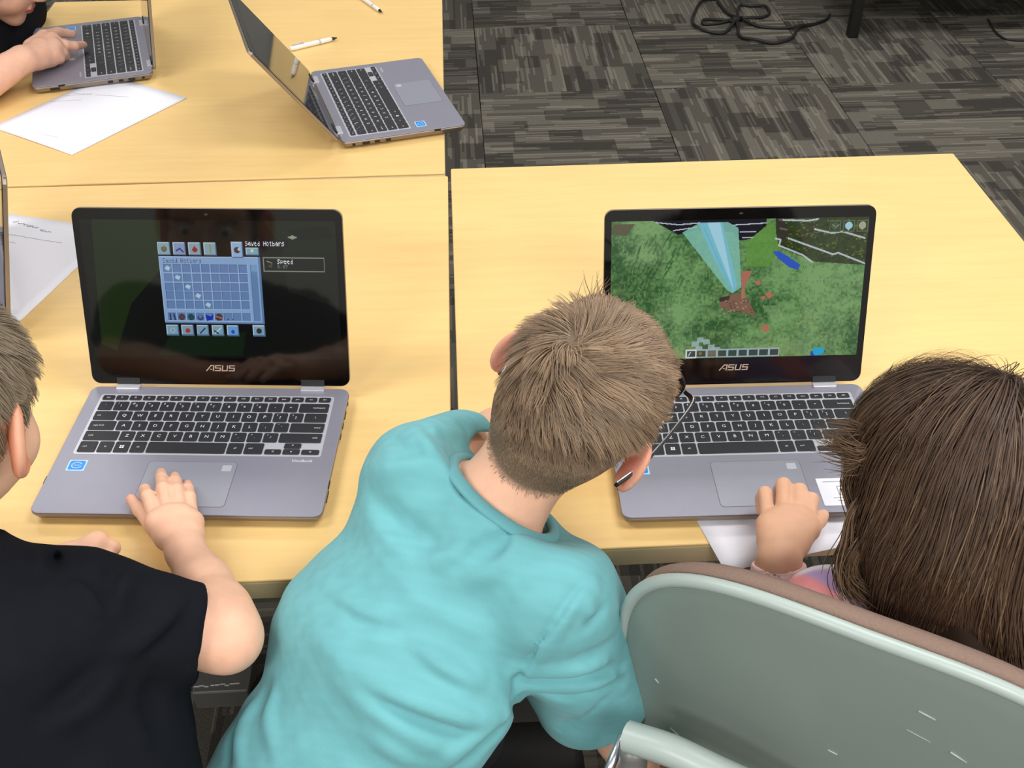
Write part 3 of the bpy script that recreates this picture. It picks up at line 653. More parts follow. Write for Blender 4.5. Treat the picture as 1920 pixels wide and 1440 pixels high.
# ------------------------------------------------------------ cable on the floor
def cable(label, polys, r):
    root = empty('power_cable', (*atz(1380, 40, 0)[:2], 0)); tag(root, label, 'cable')
    off = np.array(root.location)
    for k, pl in enumerate(polys):
        P = []
        for i, (u, v) in enumerate(pl):
            p = atz(u, v, r); p[2] = r + (.006 if (i + k) % 3 == 1 else 0); P.append(p - off)
        MB().tube(spline(P, 8), r, 8).build('cable_loop', M['cable'], root, True)
    c = atz(1382, 36, .01) - off; MB().tube([c + np.array([-.02, -.006, 0]), c + np.array([.02, .006, 0])], [.011, .011], 10).build('cable_tie', M['black'], root, True)
zc = lambda x, y: (1240 + x / 2.8235, y / 2.8235)
cable('black coiled power cable lying on the carpet', [
    [zc(x, y) for x, y in ((300, -8), (215, 12), (175, 70), (165, 115), (190, 150), (260, 170), (335, 172), (385, 125), (400, 95))],
    [zc(x, y) for x, y in ((400, 95), (330, 118), (230, 128), (225, 112), (300, 104), (385, 112))],
    [zc(x, y) for x, y in ((300, 10), (350, 70), (395, 100), (405, 150), (420, 195), (500, 218), (600, 228), (690, 200), (730, 150), (800, 130), (870, 105), (890, 85))],
    [zc(x, y) for x, y in ((400, 100), (470, 100), (540, 90), (572, 68), (545, 38), (470, 32), (415, 30), (400, 95))],
    [zc(x, y) for x, y in ((430, 110), (520, 140), (640, 148), (720, 146), (800, 128))]], .0062)
MBc = [zc(x, y) for x, y in ((1730, 100), (1770, 170), (1820, 205), (1900, 215), (1960, 210))]
root = empty('thin_cable', (*atz(1890, 70, 0)[:2], 0)); tag(root, 'thin dark cable on the carpet beside the black rack', 'cable')
MB().tube(spline([atz(u, v, .004) - np.array(root.location) for u, v in MBc], 8), .004, 6).build('cord', M['cable'], root, True)

# ------------------------------------------------------------ black rack at the top right
def rack():
    b = atz(1597, 68, 0)
    root = empty('equipment_rack', (b[0], b[1], 0), GY); tag(root, 'black metal rack standing on the carpet at the top right', 'rack')
    for x, y in ((0, 0), (1.35, 0), (0, .55), (1.35, .55)):
        MB().slab(rrect(x - .02, x + .02, y - .02, y + .02, .005, 2), 0, .78, .002).build('leg', M['black'], root)
    for z in (.20, .76):
        MB().box((.675, .275, z), (1.40, .60, .025)).build('shelf', M['black'], root)
    MB().box((.675, -.012, .265), (1.31, .012, .12)).build('front_panel', M['liner'], root)
    me = MB().add([(-.02, 0, -.012), (.012, 0, -.012), (.02, 0, .012), (-.012, 0, .012), (-.02, -.004, -.012), (.012, -.004, -.012), (.02, -.004, .012), (-.012, -.004, .012)],
                  [(0, 1, 2, 3), (7, 6, 5, 4), (0, 4, 5, 1), (1, 5, 6, 2), (2, 6, 7, 3), (3, 7, 4, 0)]).mesh('slot_tab')
    for k in range(11): link('slot_tab', me, M['steel_grey'], root, (.10 + .115 * k, -.019, .262))
rack()
# ------------------------------------------------------------ implicit modelling: smooth shapes turned into one continuous mesh
f32 = np.float32
def unit(v): v = np.asarray(v, float); return v / np.linalg.norm(v)
def cap(a, b, ra, rb=None):
    a = np.asarray(a, f32); b = np.asarray(b, f32); rb = ra if rb is None else rb; ba = b - a; L = max(float(ba @ ba), 1e-12)
    def f(P):
        pa = P - a; h = np.clip(pa @ ba / L, 0, 1); q = pa - h[:, None] * ba
        return np.sqrt((q * q).sum(1)) - (ra + (rb - ra) * h)
    return f
def chain(pts, rs, k=0.004):
    return su(k, *[cap(pts[i], pts[i + 1], rs[i], rs[i + 1]) for i in range(len(pts) - 1)])
def ell(c, r, R=None):
    c = np.asarray(c, f32); r = np.asarray(r, f32); Rm = None if R is None else np.asarray(R, f32)
    def f(P):
        q = P - c
        if Rm is not None: q = q @ Rm
        k0 = np.sqrt(((q / r) ** 2).sum(1)); k1 = np.sqrt(((q / (r * r)) ** 2).sum(1))
        return k0 * (k0 - 1) / np.maximum(k1, 1e-6)
    return f
def flatcap(a, b, side, wa, wb, ratio):
    """tapered body of elliptic section: half-widths wa, wb along side, ratio times that across"""
    a = np.asarray(a, f32); b = np.asarray(b, f32); ba = b - a; L = float(np.linalg.norm(ba)); ax = ba / L
    s = np.asarray(side, float); s = unit(s - ax * (s @ ax)).astype(f32); n = np.cross(ax, s).astype(f32)
    def f(P):
        q = P - a; t = q @ ax; h = np.clip(t / L, 0, 1); w = wa + (wb - wa) * h
        e = t - h * L; x = q @ s; y = (q @ n) / ratio; z = e / max(ratio, .5)
        r = np.sqrt(x * x + y * y + z * z)
        return (r - w) * min(ratio, 1.0)
    return f
def su(k, *fs):
    def f(P):
        d = fs[0](P)
        for g in fs[1:]:
            e = g(P); h = np.maximum(k - np.abs(d - e), 0) / k if k > 0 else 0
            d = np.minimum(d, e) - h * h * k * .25
        return d
    return f
def sub(f, g, k=0.002):
    def h(P):
        d = f(P); e = -g(P); m = np.maximum(k - np.abs(d - e), 0) / k
        return np.maximum(d, e) + m * m * k * .25
    return h
def inter(f, g, k=0.002):
    def h(P):
        d = f(P); e = g(P); m = np.maximum(k - np.abs(d - e), 0) / k
        return np.maximum(d, e) + m * m * k * .25
    return h
def plane(p, n):
    p = np.asarray(p, f32); n = unit(n).astype(f32)
    return lambda P: (P - p) @ n
def offset(f, r): return lambda P: f(P) - r
def wrinkle(f, amp, freq, seed, n=6, stretch=None):
    r = np.random.default_rng(seed); K = r.normal(size=(n, 3)); K /= np.linalg.norm(K, axis=1, keepdims=True); K *= freq * (0.6 + .8 * r.random((n, 1)))
    if stretch is not None:
        s = unit(stretch); K = K - np.outer(K @ s, s) * .85
    K = K.astype(f32); ph = (r.random(n) * 6.28).astype(f32)
    def g(P): return f(P) - amp * np.sin(P @ K.T + ph).sum(1) / math.sqrt(n)
    return g
def folds(f, items):
    """items: (polyline, width, height); a positive height is a ridge, a negative one a crease"""
    segs = []
    for pl, w, a in items:
        pl = np.asarray(pl, f32); n = len(pl) - 1
        segs.append((pl, w, a))
    def g(P):
        d = f(P)
        near = np.abs(d) < .03
        Q = P[near]
        if len(Q) == 0: return d
        add = np.zeros(len(Q), f32)
        for pl, w, a in segs:
            lo = pl.min(0) - 3 * w; hi = pl.max(0) + 3 * w
            m = ((Q > lo) & (Q < hi)).all(1)
            if not m.any(): continue
            q = Q[m]; best = np.full(len(q), 9.0, f32); par = np.zeros(len(q), f32); n = len(pl) - 1
            for i in range(n):
                ba = pl[i + 1] - pl[i]; pa = q - pl[i]; h = np.clip(pa @ ba / max(float(ba @ ba), 1e-12), 0, 1)
                e = ((pa - h[:, None] * ba) ** 2).sum(1); b = e < best
                best = np.where(b, e, best); par = np.where(b, (i + h) / n, par)
            add[m] += a * np.exp(-best / (w * w)) * np.sin(np.pi * np.clip(par, .04, .96)) ** .6
        d = d.copy(); d[near] -= add
        return d
    return g

def polygonize(f, lo, hi, h, B=8):
    lo = np.asarray(lo, float); hi = np.asarray(hi, float)
    nb = np.ceil((hi - lo) / (h * B)).astype(int) + 1; n = nb * B
    def ev(P):
        out = np.empty(len(P), f32)
        for i in range(0, len(P), 400000): out[i:i + 400000] = f(P[i:i + 400000])
        return out
    I = np.stack(np.meshgrid(*[np.arange(k) for k in nb], indexing='ij'), -1).reshape(-1, 3)
    cc = (lo + (I * B + (B - 1) / 2) * h).astype(f32); dc = ev(cc)
    act = np.abs(dc) < h * B * .87 * 1.25 + .012
    vol = np.repeat(np.repeat(np.repeat(dc.reshape(nb), B, 0), B, 1), B, 2)
    loc = np.stack(np.meshgrid(*[np.arange(B)] * 3, indexing='ij'), -1).reshape(-1, 3)
    IA = I[act]
    gi = (IA[:, None, :] * B + loc[None]).reshape(-1, 3)
    vol[gi[:, 0], gi[:, 1], gi[:, 2]] = ev((lo + gi * h).astype(f32))
    s = vol < 0
    cnt = np.zeros(np.array(s.shape) - 1, np.uint8)
    for a in (0, 1):
        for b in (0, 1):
            for c in (0, 1): cnt += s[a:s.shape[0] - 1 + a, b:s.shape[1] - 1 + b, c:s.shape[2] - 1 + c]
    ci = np.stack(np.nonzero((cnt > 0) & (cnt < 8)), 1)
    corners = np.array([(a, b, c) for a in (0, 1) for b in (0, 1) for c in (0, 1)])
    val = np.stack([vol[ci[:, 0] + a, ci[:, 1] + b, ci[:, 2] + c] for a, b, c in corners], 1)
    acc = np.zeros((len(ci), 3)); num = np.zeros(len(ci))
    for i in range(8):
        for j in range(i + 1, 8):
            if np.abs(corners[i] - corners[j]).sum() != 1: continue
            x = (val[:, i] < 0) != (val[:, j] < 0)
            t = np.where(x, val[:, i] / np.where(x, val[:, i] - val[:, j], 1), 0)
            acc += np.where(x[:, None], corners[i] + t[:, None] * (corners[j] - corners[i]), 0); num += x
    V = lo + (ci + acc / num[:, None]) * h
    ids = np.full(cnt.shape, -1, np.int32); ids[ci[:, 0], ci[:, 1], ci[:, 2]] = np.arange(len(ci))
    Q = []
    for ax in range(3):
        b, c = (ax + 1) % 3, (ax + 2) % 3
        sl0 = [slice(None)] * 3; sl1 = [slice(None)] * 3; sl0[ax] = slice(0, -1); sl1[ax] = slice(1, None)
        ch = s[tuple(sl0)] != s[tuple(sl1)]
        e = np.stack(np.nonzero(ch), 1); e = e[(e[:, b] > 0) & (e[:, c] > 0) & (e[:, b] < cnt.shape[b]) & (e[:, c] < cnt.shape[c])]
        def g(db, dc_):
            k = e.copy(); k[:, b] -= db; k[:, c] -= dc_; return ids[k[:, 0], k[:, 1], k[:, 2]]
        q = np.stack([g(1, 1), g(0, 1), g(0, 0), g(1, 0)], 1)
        ins = s[e[:, 0], e[:, 1], e[:, 2]]
        q[~ins] = q[~ins][:, ::-1]; Q.append(q)
    Q = np.concatenate(Q); Q = Q[(Q >= 0).all(1)]
    return V, Q
def hit(f, uv, d0=.55, d1=2.6):
    """where the lines of sight through photo points meet a surface (all at once)"""
    uv = np.asarray(uv, float).reshape(-1, 2)
    Rr = (_fw + np.outer((uv[:, 0] - 960) / F_PX, _rt) - np.outer((uv[:, 1] - 720) / F_PX, _up)).astype(f32)
    L = np.linalg.norm(Rr, axis=1); t = np.full(len(uv), d0, f32); c = CAM.astype(f32)
    for _ in range(60):
        d = f(c + Rr * t[:, None]); t = np.minimum(t + d * .85 / L, d1)
    return (c + Rr * t[:, None]).astype(float)
def hits(f, lists, n=5):
    """several photo polylines laid on a surface"""
    P = hit(f, np.concatenate([np.asarray(l, float) for l in lists])); out = []; k = 0
    for l in lists:
        q = P[k:k + len(l)]; k += len(l); out.append(spline(q, n) if len(q) > 2 else np.linspace(q[0], q[1], n * 2))
    return out
def grad(f, P, e=.0015):
    P = P.astype(f32); G = np.stack([f(P + np.array(d, f32) * e) - f(P - np.array(d, f32) * e) for d in ((1, 0, 0), (0, 1, 0), (0, 0, 1))], 1)
    return G / np.maximum(np.linalg.norm(G, axis=1, keepdims=True), 1e-9)
def solid(name, f, lo, hi, h, mat, parent, colour=None):
    V, Q = polygonize(f, lo, hi, h); off = np.array(parent.location)
    me = mesh_np(name, V - off, Q, True)
    if colour is not None:
        c = np.ones((len(V), 4), f32); c[:, :3] = colour(V.astype(f32)); at = me.color_attributes.new('Col', 'FLOAT_COLOR', 'POINT'); at.data.foreach_set('color', c.ravel())
    return link(name, me, mat, parent)
def ribbons(name, paths, rad, cols, side, mat, parent, sides=2):
    """hair strands: paths (n,m,3); rad (m,) or (n,m); cols (n,3); side (n,m,3) directions across the strand"""
    n, m = paths.shape[:2]; rad = np.broadcast_to(rad, (n, m))
    T = np.gradient(paths, axis=1); T /= np.maximum(np.linalg.norm(T, axis=2, keepdims=True), 1e-9)
    s = side - T * (side * T).sum(2, keepdims=True); s /= np.maximum(np.linalg.norm(s, axis=2, keepdims=True), 1e-9)
    nn = np.cross(s, T); off = np.array(parent.location) if parent is not None else 0
    if sides == 2: ring = [s * rad[..., None], -s * rad[..., None]]
    else: ring = [nn * rad[..., None], (-.5 * nn + .87 * s) * rad[..., None], (-.5 * nn - .87 * s) * rad[..., None]]
    k = len(ring); V = np.stack([paths + r for r in ring], 2) - off
    base = (np.arange(n)[:, None] * m + np.arange(m - 1)[None]) * k
    qs = []
    for a in range(k if k > 2 else 1):
        b = (a + 1) % k; qs.append(np.stack([base + a, base + b, base + k + b, base + k + a], -1).reshape(-1, 4))
    Q = np.concatenate(qs); me = mesh_np(name, V.reshape(-1, 3), Q, True)
    c = np.ones((n, m, k, 4), f32); c[..., :3] = cols[:, None, None, :]; at = me.color_attributes.new('Col', 'FLOAT_COLOR', 'POINT'); at.data.foreach_set('color', c.ravel())
    return tag(link(name, me, mat, parent), kind='stuff')

def attr_mat(name, rough, sss=0.0, bump=0.0, bscale=600.0, sheen=0.0, spec=.4, var=0.0, vscale=40.0):
    m, nt, b = newmat(name); at = nd(nt, 'ShaderNodeAttribute', attribute_name='Col')
    col = at.outputs['Color']
    tc = nd(nt, 'ShaderNodeTexCoord')
    if var:
        no = nd(nt, 'ShaderNodeTexNoise'); no.inputs['Scale'].default_value = vscale; no.inputs['Detail'].default_value = 5; nt.links.new(tc.outputs['Object'], no.inputs['Vector'])
        mr = nd(nt, 'ShaderNodeMapRange'); mr.inputs[1].default_value = .3; mr.inputs[2].default_value = .7; mr.inputs[3].default_value = 1 - var; mr.inputs[4].default_value = 1 + var
        nt.links.new(no.outputs['Fac'], mr.inputs[0]); vm = nd(nt, 'ShaderNodeVectorMath', operation='SCALE'); nt.links.new(col, vm.inputs[0]); nt.links.new(mr.outputs[0], vm.inputs['Scale']); col = vm.outputs[0]
    nt.links.new(col, b.inputs['Base Color']); b.inputs['Roughness'].default_value = rough; b.inputs['Specular IOR Level'].default_value = spec
    if sss: b.inputs['Subsurface Weight'].default_value = sss; b.inputs['Subsurface Radius'].default_value = (1, .4, .25); b.inputs['Subsurface Scale'].default_value = .006
    if sheen: b.inputs['Sheen Weight'].default_value = sheen
    if bump:
        n2 = nd(nt, 'ShaderNodeTexNoise'); n2.inputs['Scale'].default_value = bscale; n2.inputs['Detail'].default_value = 3
        bp = nd(nt, 'ShaderNodeBump'); bp.inputs['Strength'].default_value = bump; bp.inputs['Distance'].default_value = .001
        nt.links.new(tc.outputs['Object'], n2.inputs['Vector']); nt.links.new(n2.outputs['Fac'], bp.inputs['Height']); nt.links.new(bp.outputs['Normal'], b.inputs['Normal'])
    return m
M['skin'] = attr_mat('skin', .5, .25, .12, 500, 0, .35, .05, 60)
M['hair'] = attr_mat('hair', .5, 0, 0, 0, 0, .35)
M['cloth'] = attr_mat('jersey_cloth', .95, 0, .35, 1500, .15, .15, .05, 18)
M['eye'] = plain('eye_white', (232, 230, 226), .15); M['iris'] = plain('iris_brown', (60, 42, 30), .2)
M['trouser'] = plain('dark_trousers', (26, 28, 34), .9, 0, .15, 60, .3, 800)
M['black_pad'] = plain('black_vinyl', (16, 16, 18), .6, 0, .1, 40, .2, 500)
M['black_cloth'] = plain('black_jersey', (23, 25, 31), .95, 0, .15, 30, .35, 1500, .1)
M['shoe'] = plain('dark_shoe', (40, 40, 44), .6)

def frame(fwd, up):
    """head axes as columns: right, forward, up"""
    f = unit(fwd); u = np.asarray(up, float); u = unit(u - f * (u @ f)); return np.stack([np.cross(f, u), f, u], 1)
class Head:
    """a child's head; local axes x right, y forward, z up, centre between the ears"""
    def __init__(s, c, R, k=1.0): s.c = np.asarray(c, float); s.R = R; s.k = k
    def w(s, x, y, z): return s.c + s.R @ (np.array([x, y, z]) * s.k)
    def loc(s, P): return ((P - s.c.astype(f32)) @ s.R.astype(f32)) / s.k
    def skull(s):
        k = s.k; R = s.R
        E = lambda c, r: ell(s.w(*c), np.array(r) * k, R)
        f = su(.03 * k, E((0, -.010, .028), (.074, .092, .078)), E((0, .026, -.035), (.056, .060, .068)), E((0, -.045, -.020), (.058, .045, .05)))
        f = su(.02 * k, f, E((0, .064, -.088), (.022, .018, .018)), E((-.034, .050, -.040), (.024, .026, .026)), E((.034, .050, -.040), (.024, .026, .026)), E((0, .062, .028), (.052, .022, .024)))
        f = sub(f, su(.01, E((-.031, .096, .000), (.020, .020, .013)), E((.031, .096, .000), (.020, .020, .013))), .012 * k)
        f = su(.010 * k, f, cap(s.w(0, .084, .004), s.w(0, .098, -.030), .006 * k, .009 * k), E((-.009, .090, -.033), (.007, .007, .006)), E((.009, .090, -.033), (.007, .007, .006)))
        f = su(.006 * k, f, E((0, .084, -.056), (.019, .008, .0045)), E((0, .083, -.064), (.016, .008, .005)))
        f = sub(f, E((0, .093, -.060), (.018, .008, .0012)), .003 * k)
        for sx in (-1, 1):      # ears: rim, lobe and a hollow
            ear = ell(s.w(sx * .082, -.012, -.010), np.array((.0075, .021, .034)) * k, R @ np.array([[math.cos(sx * .6), -math.sin(sx * .6), 0], [math.sin(sx * .6), math.cos(sx * .6), 0], [0, 0, 1.0]]))
            ear = sub(ear, ell(s.w(sx * .091, -.006, -.008), np.array((.007, .012, .021)) * k, R), .004)
            ear = su(.006, ear, E((sx * .079, -.004, -.038), (.006, .009, .010)))
            f = su(.008 * k, f, ear)
        return f
    def simple(s):
        E = lambda c, r: ell(s.w(*c), np.array(r) * s.k, s.R)
        return su(.03 * s.k, E((0, -.010, .028), (.074, .092, .078)), E((0, .026, -.035), (.056, .060, .068)), E((0, -.045, -.020), (.058, .045, .05)))
    def colour(s, P, skin, hairc, hairline=None, ear=None):
        q = s.loc(P); c = np.broadcast_to(s2l(skin), (len(P), 3)).copy()
        near = (np.abs(q) < np.array([.1, .13, .13])).all(1)
        lip = near & (((q[:, 0] / .019) ** 2 + ((q[:, 2] + .060) / .009) ** 2) < 1) & (q[:, 1] > .07); c[lip] = s2l((186, 108, 100))
        brow = near & (np.abs(np.abs(q[:, 0]) - .032) < .017) & (np.abs(q[:, 2] - .018 + (np.abs(q[:, 0]) - .03) ** 2 * 8) < .0035) & (q[:, 1] > .05); c[brow] = s2l(hairc) * .8
        if ear is not None:
            e = np.exp(-(((np.abs(q[:, 0]) - .083) / .010) ** 2 + ((q[:, 1] + .010) / .022) ** 2 + ((q[:, 2] + .012) / .034) ** 2)); e = np.clip(e * 1.6, 0, 1)[:, None]; c = c * (1 - e) + s2l(ear) * e
        if hairline is not None:
            h = np.clip(hairline(q) / .008, 0, 1); h[~near] = 0; h[(np.abs(q[:, 0]) > .0765) & (q[:, 2] < .035)] = 0; h = h[:, None]; c = c * (1 - h) + s2l(hairc) * h
        return c
    def eyes(s, parent):
        off = np.array(parent.location)
        for sx in (-1, 1):
            c = s.w(sx * .030, .0715, .001); f = s.R @ np.array([0, 1.0, 0])
            P = [c + f * t for t in np.linspace(-.0115, .0115, 9) * s.k]; rr = [math.sqrt(max(.0115 ** 2 - t * t, 1e-9)) * s.k for t in np.linspace(-.0115, .0115, 9)]
            e = MB().tube([p - off for p in P], rr, 14).build('eye', M['eye'], parent, True)
            MB().tube([c + f * .0102 * s.k - off, c + f * .0114 * s.k - off, c + f * .0121 * s.k - off], [.0056 * s.k, .0048 * s.k, .001], 14).build('iris', M['iris'], e, True)
def hairline_fn(scale=1.0, back=-.078):
    ph = np.radians([0, 40, 62, 80, 95, 108, 125, 145, 180]); zz = np.array([back, back + .002, -.052, .012, .024, -.010, .040, .060, .064])
    def f(q):
        a = np.abs(np.arctan2(q[:, 0], -(q[:, 1] + .005))); return (q[:, 2] - np.interp(a, ph, zz)).astype(f32) * scale
    return f
def scalp_points(f, head, n, seed, hl, lo=.0):
    """roots on the scalp: shoot in from all round the head"""
    r = np.random.default_rng(seed); w = r.normal(size=(int(n * 2.2), 3)); w /= np.linalg.norm(w, axis=1, keepdims=True); w = w[w[:, 2] > -.85]
    P = head.c + (w * .17 * head.k) @ head.R.T; D = -(w @ head.R.T)
    c0 = head.w(0, -.008, .005); D = c0 - P; D /= np.linalg.norm(D, axis=1, keepdims=True)
    P = P.astype(f32); D = D.astype(f32)
    for _ in range(26): P = P + D * f(P)[:, None] * .85
    q = head.loc(P); m = hl(q) > lo; m &= ~((np.abs(q[:, 0]) > .071) & (np.abs(q[:, 1] + .008) < .026) & (q[:, 2] < .026))
    return P[m][:n]
A = atd
def hand(wrist, mcp, fingers, thumb, rw=.0185, s=1.0, palm_r=.0105):
    """wrist point, four knuckles, finger joint chains (from the knuckle), thumb chain; one smooth shape"""
    fs = []
    w0 = np.asarray(wrist)
    palm = su(.012 * s, *[cap(w0, m, rw * .72, palm_r * s) for m in mcp])
    palm = su(.010 * s, palm, *[cap(mcp[i], mcp[i + 1], palm_r * .93 * s, palm_r * .9 * s) for i in range(3)])
    heel = cap(w0 * .45 + np.asarray(mcp[0]) * .55, w0 * .4 + np.asarray(mcp[3]) * .6, .0115 * s, .0115 * s)
    palm = su(.012 * s, palm, heel)
    fr = [(.0090, .0078, .0072, .0060), (.0092, .0080, .0074, .0062), (.0088, .0077, .0071, .0060), (.0080, .0069, .0064, .0054)]
    out = palm
    for m, ch, r in zip(mcp, fingers, fr):
        pts = [m] + list(ch); rr = np.interp(np.linspace(0, 3, len(pts)), range(4), r) * s
        out = su(.0035 * s, out, chain(pts, rr, .003 * s))
    th = su(.012 * s, palm, chain(thumb, np.array([.0125, .0100, .0085, .0066])[:len(thumb)] * s, .004 * s))
    return su(.004 * s, out, th)

# ------------------------------------------------------------ boy in the turquoise T-shirt
def boy_turquoise():
    root = empty('person', (-.13, .50, 0)); tag(root, 'child in a turquoise T-shirt and glasses leaning in to watch the right screen', 'person')
    R = np.stack([.843 * _rt - .541 * _up, .70 * (.541 * _rt + .841 * _up) + .714 * _fw, np.zeros(3)], 1); R = frame(R[:, 1], np.cross(R[:, 0], R[:, 1]))
    ca, sa = math.cos(.27), math.sin(.27); R = R @ np.array([[ca, sa, 0], [-sa, ca, 0], [0, 0, 1.0]])
    H = Head(A(1094, 744, 1.045), R, .97)
    Ls, Rs = A(800, 900, 1.085), A(1040, 1118, 1.035)
    chest, mid, belly, hip = A(850, 1060, 1.085), A(740, 1240, 1.07), A(640, 1420, 1.07), A(585, 1560, 1.09)
    side = unit(Rs - Ls)
    ipp = .541 * _rt + .841 * _up
    Cc = A(940, 938, 1.062); ra = (.80 * _rt - .60 * _up) * .058; rb = -(ipp * .013 + _fw * .050); nk = unit(np.cross(ra, rb)); nk = nk if nk @ ipp > 0 else -nk
    ring = np.array([Cc + ra * math.cos(t) + rb * math.sin(t) for t in np.linspace(0, 2 * math.pi, 48, endpoint=False)])
    c7 = Cc - nk * .02
    elL, wrL, knL = A(935, 824, 1.225), A(1050, 806, 1.30), A(1100, 800, 1.315)
    elR, wrR = A(1172, 1372, 1.225), A(1210, 1500, 1.32)
    # body
    neck = su(.02, cap(c7, H.w(0, -.034, -.045), .046, .043), cap(c7 * .5 + chest * .5, c7, .06, .046))
    torso = su(.04, flatcap(chest, mid, side, .10, .10, .55), flatcap(mid, hip, side, .10, .105, .6), cap(Ls, Rs, .028))
    armL = chain([Ls, elL, wrL], [.034, .034, .021], .01); armR = chain([Rs, elR, wrR], [.034, .034, .022], .01)
    ax = unit(knL - wrL); sd = unit(np.cross(ax, [0, 0, 1.0]))
    mc = [knL + sd * (.022 - .0145 * i) * -1 + ax * (.0 - .004 * abs(i - 1)) for i in range(4)]
    fing = [[m + ax * .03 + np.array([0, 0, -.002]), m + ax * .048 + np.array([0, 0, -.008]), m + ax * .06 + np.array([0, 0, -.014])] for m in mc]
    hL = hand(wrL, mc, fing, [wrL + ax * .01 - sd * .012, wrL + ax * .035 - sd * .032, wrL + ax * .058 - sd * .036])
    axR = unit(wrR - elR); sR = unit(np.cross(axR, [1.0, 0, 0])); kR = wrR + axR * .07
    mcR = [kR + sR * (.022 - .0145 * i) for i in range(4)]
    hR = hand(wrR, mcR, [[m + axR * .03, m + axR * .045 + np.array([.008, 0, 0]), m + axR * .055 + np.array([.016, 0, 0])] for m in mcR], [wrR + axR * .01 + sR * .012, wrR + axR * .035 + sR * .032, wrR + axR * .058 + sR * .036])
    head = H.skull(); hb = su(.022, H.simple(), neck)
    body = su(.012, su(.022, head, neck), su(.03, torso, armL, armR)); body = su(.006, body, hL, hR)
    hl = hairline_fn(1, -.058)
    skin = (232, 184, 156)
    col = lambda P: H.colour(P, skin, (112, 96, 78), lambda q: hl(q), (238, 150, 132))
    solid('body', body, (-.30, .40, .45), (.34, 1.02, 1.16), .0027, M['skin'], root, col)
    H.eyes(root)
    # T-shirt
    sh = su(.05, flatcap(chest, mid, side, .110, .109, .64), flatcap(mid, hip, side, .109, .126, .66))
    sh = su(.05, sh, cap(Ls * .96 + Rs * .04, Rs * .96 + Ls * .04, .050), cap(Cc - nk * .045, chest, .052, .08))
    slL = cap(Ls, Ls + (elL - Ls) * .78, .060, .050); slL = inter(slL, plane(Ls + (elL - Ls) * .56, elL - Ls), .006)
    axr = elR - Rs
    slR = su(.02, cap(Rs, Rs + axr * .62, .060, .060), cap(Rs + side * -.005, Rs + axr * .66 + np.array([-.022, -.01, 0]), .055, .050))
    hemn = unit(axr + .55 * np.linalg.norm(axr) * (-_up * .2 + _rt * .5))
    slR = inter(slR, plane(Rs + axr * .68, hemn), .006)
    sh = su(.018, sh, slL, slR)
    cavL = cap(Ls + (elL - Ls) * .44, Ls + (elL - Ls) * 1.1, .040, .046); cavR = cap(Rs + axr * .45, Rs + axr * 1.1, .046, .054)
    sh = sub(sh, cavL, .006); sh = sub(sh, cavR, .006)
    # bottom opening and neck hole
    down = unit(hip - belly); sh = inter(sh, plane(hip + down * .03, down), .006)
    ea, eb = unit(ra), unit(rb - ra * (rb @ ra) / (ra @ ra)); la, lb = np.linalg.norm(ra), abs(rb @ eb)
    def hole(P):
        q = P - Cc.astype(f32); e = np.sqrt((q @ (ea / la).astype(f32)) ** 2 + (q @ (eb / lb).astype(f32)) ** 2)
        return np.maximum((e - 1) * lb, -.022 - q @ nk.astype(f32))
    base = sh = su(.022, sh, chain(list(ring) + [ring[0]], [.0065] * 49, .001))
    def above(P):
        q = P - Cc.astype(f32); e = np.sqrt((q @ (ea / la).astype(f32)) ** 2 + (q @ (eb / lb).astype(f32)) ** 2)
        return np.maximum(.000 + .040 * np.maximum(e - 1, 0) - q @ nk.astype(f32), (e - 2.1) * lb)
    base = sub(base, above, .014)
    sh = sub(base, hole, .004)
    sh = wrinkle(sh, .0016, 55, 3, 6, unit(A(960, 1340, 1) - A(640, 1230, 1)))
    sh = wrinkle(sh, .0009, 150, 8, 6, unit(A(960, 1340, 1) - A(640, 1230, 1)))
    raw = []; FA = 2.0
    z = lambda x, y: (360 + x / 2.118, 760 + y / 2.118)
    def ridge(pts, w, a): raw.append(([z(*p) for p in pts], w, a))
    ridge([(690, 1080), (800, 1150), (960, 1210), (1100, 1240), (1235, 1235)], .010, .0075)
    ridge([(700, 1130), (820, 1205), (960, 1262), (1090, 1285)], .009, -.006)
    ridge([(560, 1060), (700, 1190), (860, 1300), (1010, 1370)], .012, .005)
    ridge([(900, 960), (1000, 1040), (1080, 1080), (1180, 1100)], .010, .0035); ridge([(860, 985), (980, 1075), (1110, 1130)], .008, -.003)
    ridge([(480, 900), (600, 1010), (760, 1120)], .012, .0035); ridge([(500, 700), (640, 800), (800, 860)], .010, .003); ridge([(520, 745), (660, 850), (830, 910)], .008, -.0025)
    ridge([(720, 360), (800, 460), (900, 540), (1000, 560)], .012, -.004); ridge([(690, 400), (770, 510), (890, 600)], .011, .003)
    ridge([(1340, 510), (1260, 600), (1180, 660), (1050, 700)], .012, .004); ridge([(1300, 500), (1200, 560), (1080, 590)], .010, -.004)
    ridge([(1110, 540), (1020, 600), (930, 610)], .010, .004)
    ridge([(330, 1100), (300, 1230), (330, 1400)], .008, .003); ridge([(260, 1150), (200, 1300), (190, 1430)], .008, .004); ridge([(220, 1180), (160, 1330), (140, 1440)], .007, -.003)
    ridge([(700, 1300), (800, 1370), (900, 1430)], .009, .004); ridge([(1180, 1270), (1080, 1350), (1000, 1430)], .008, .006); ridge([(1240, 1260), (1160, 1350), (1060, 1440)], .007, -.005)
    # shoulder seam, sleeve folds, hem stitching
    ridge([(1575, 690), (1520, 740), (1440, 860), (1340, 1010), (1280, 1130), (1245, 1245)], .0035, -.0030)
    ridge([(1600, 700), (1550, 745), (1470, 865), (1365, 1020), (1305, 1140)], .007, .0030)
    y = lambda x, v: (900 + x / 5.647, 1240 + v / 5.647)
    def ridge2(pts, w, a): raw.append(([y(*p) for p in pts], w, a * 1.6))
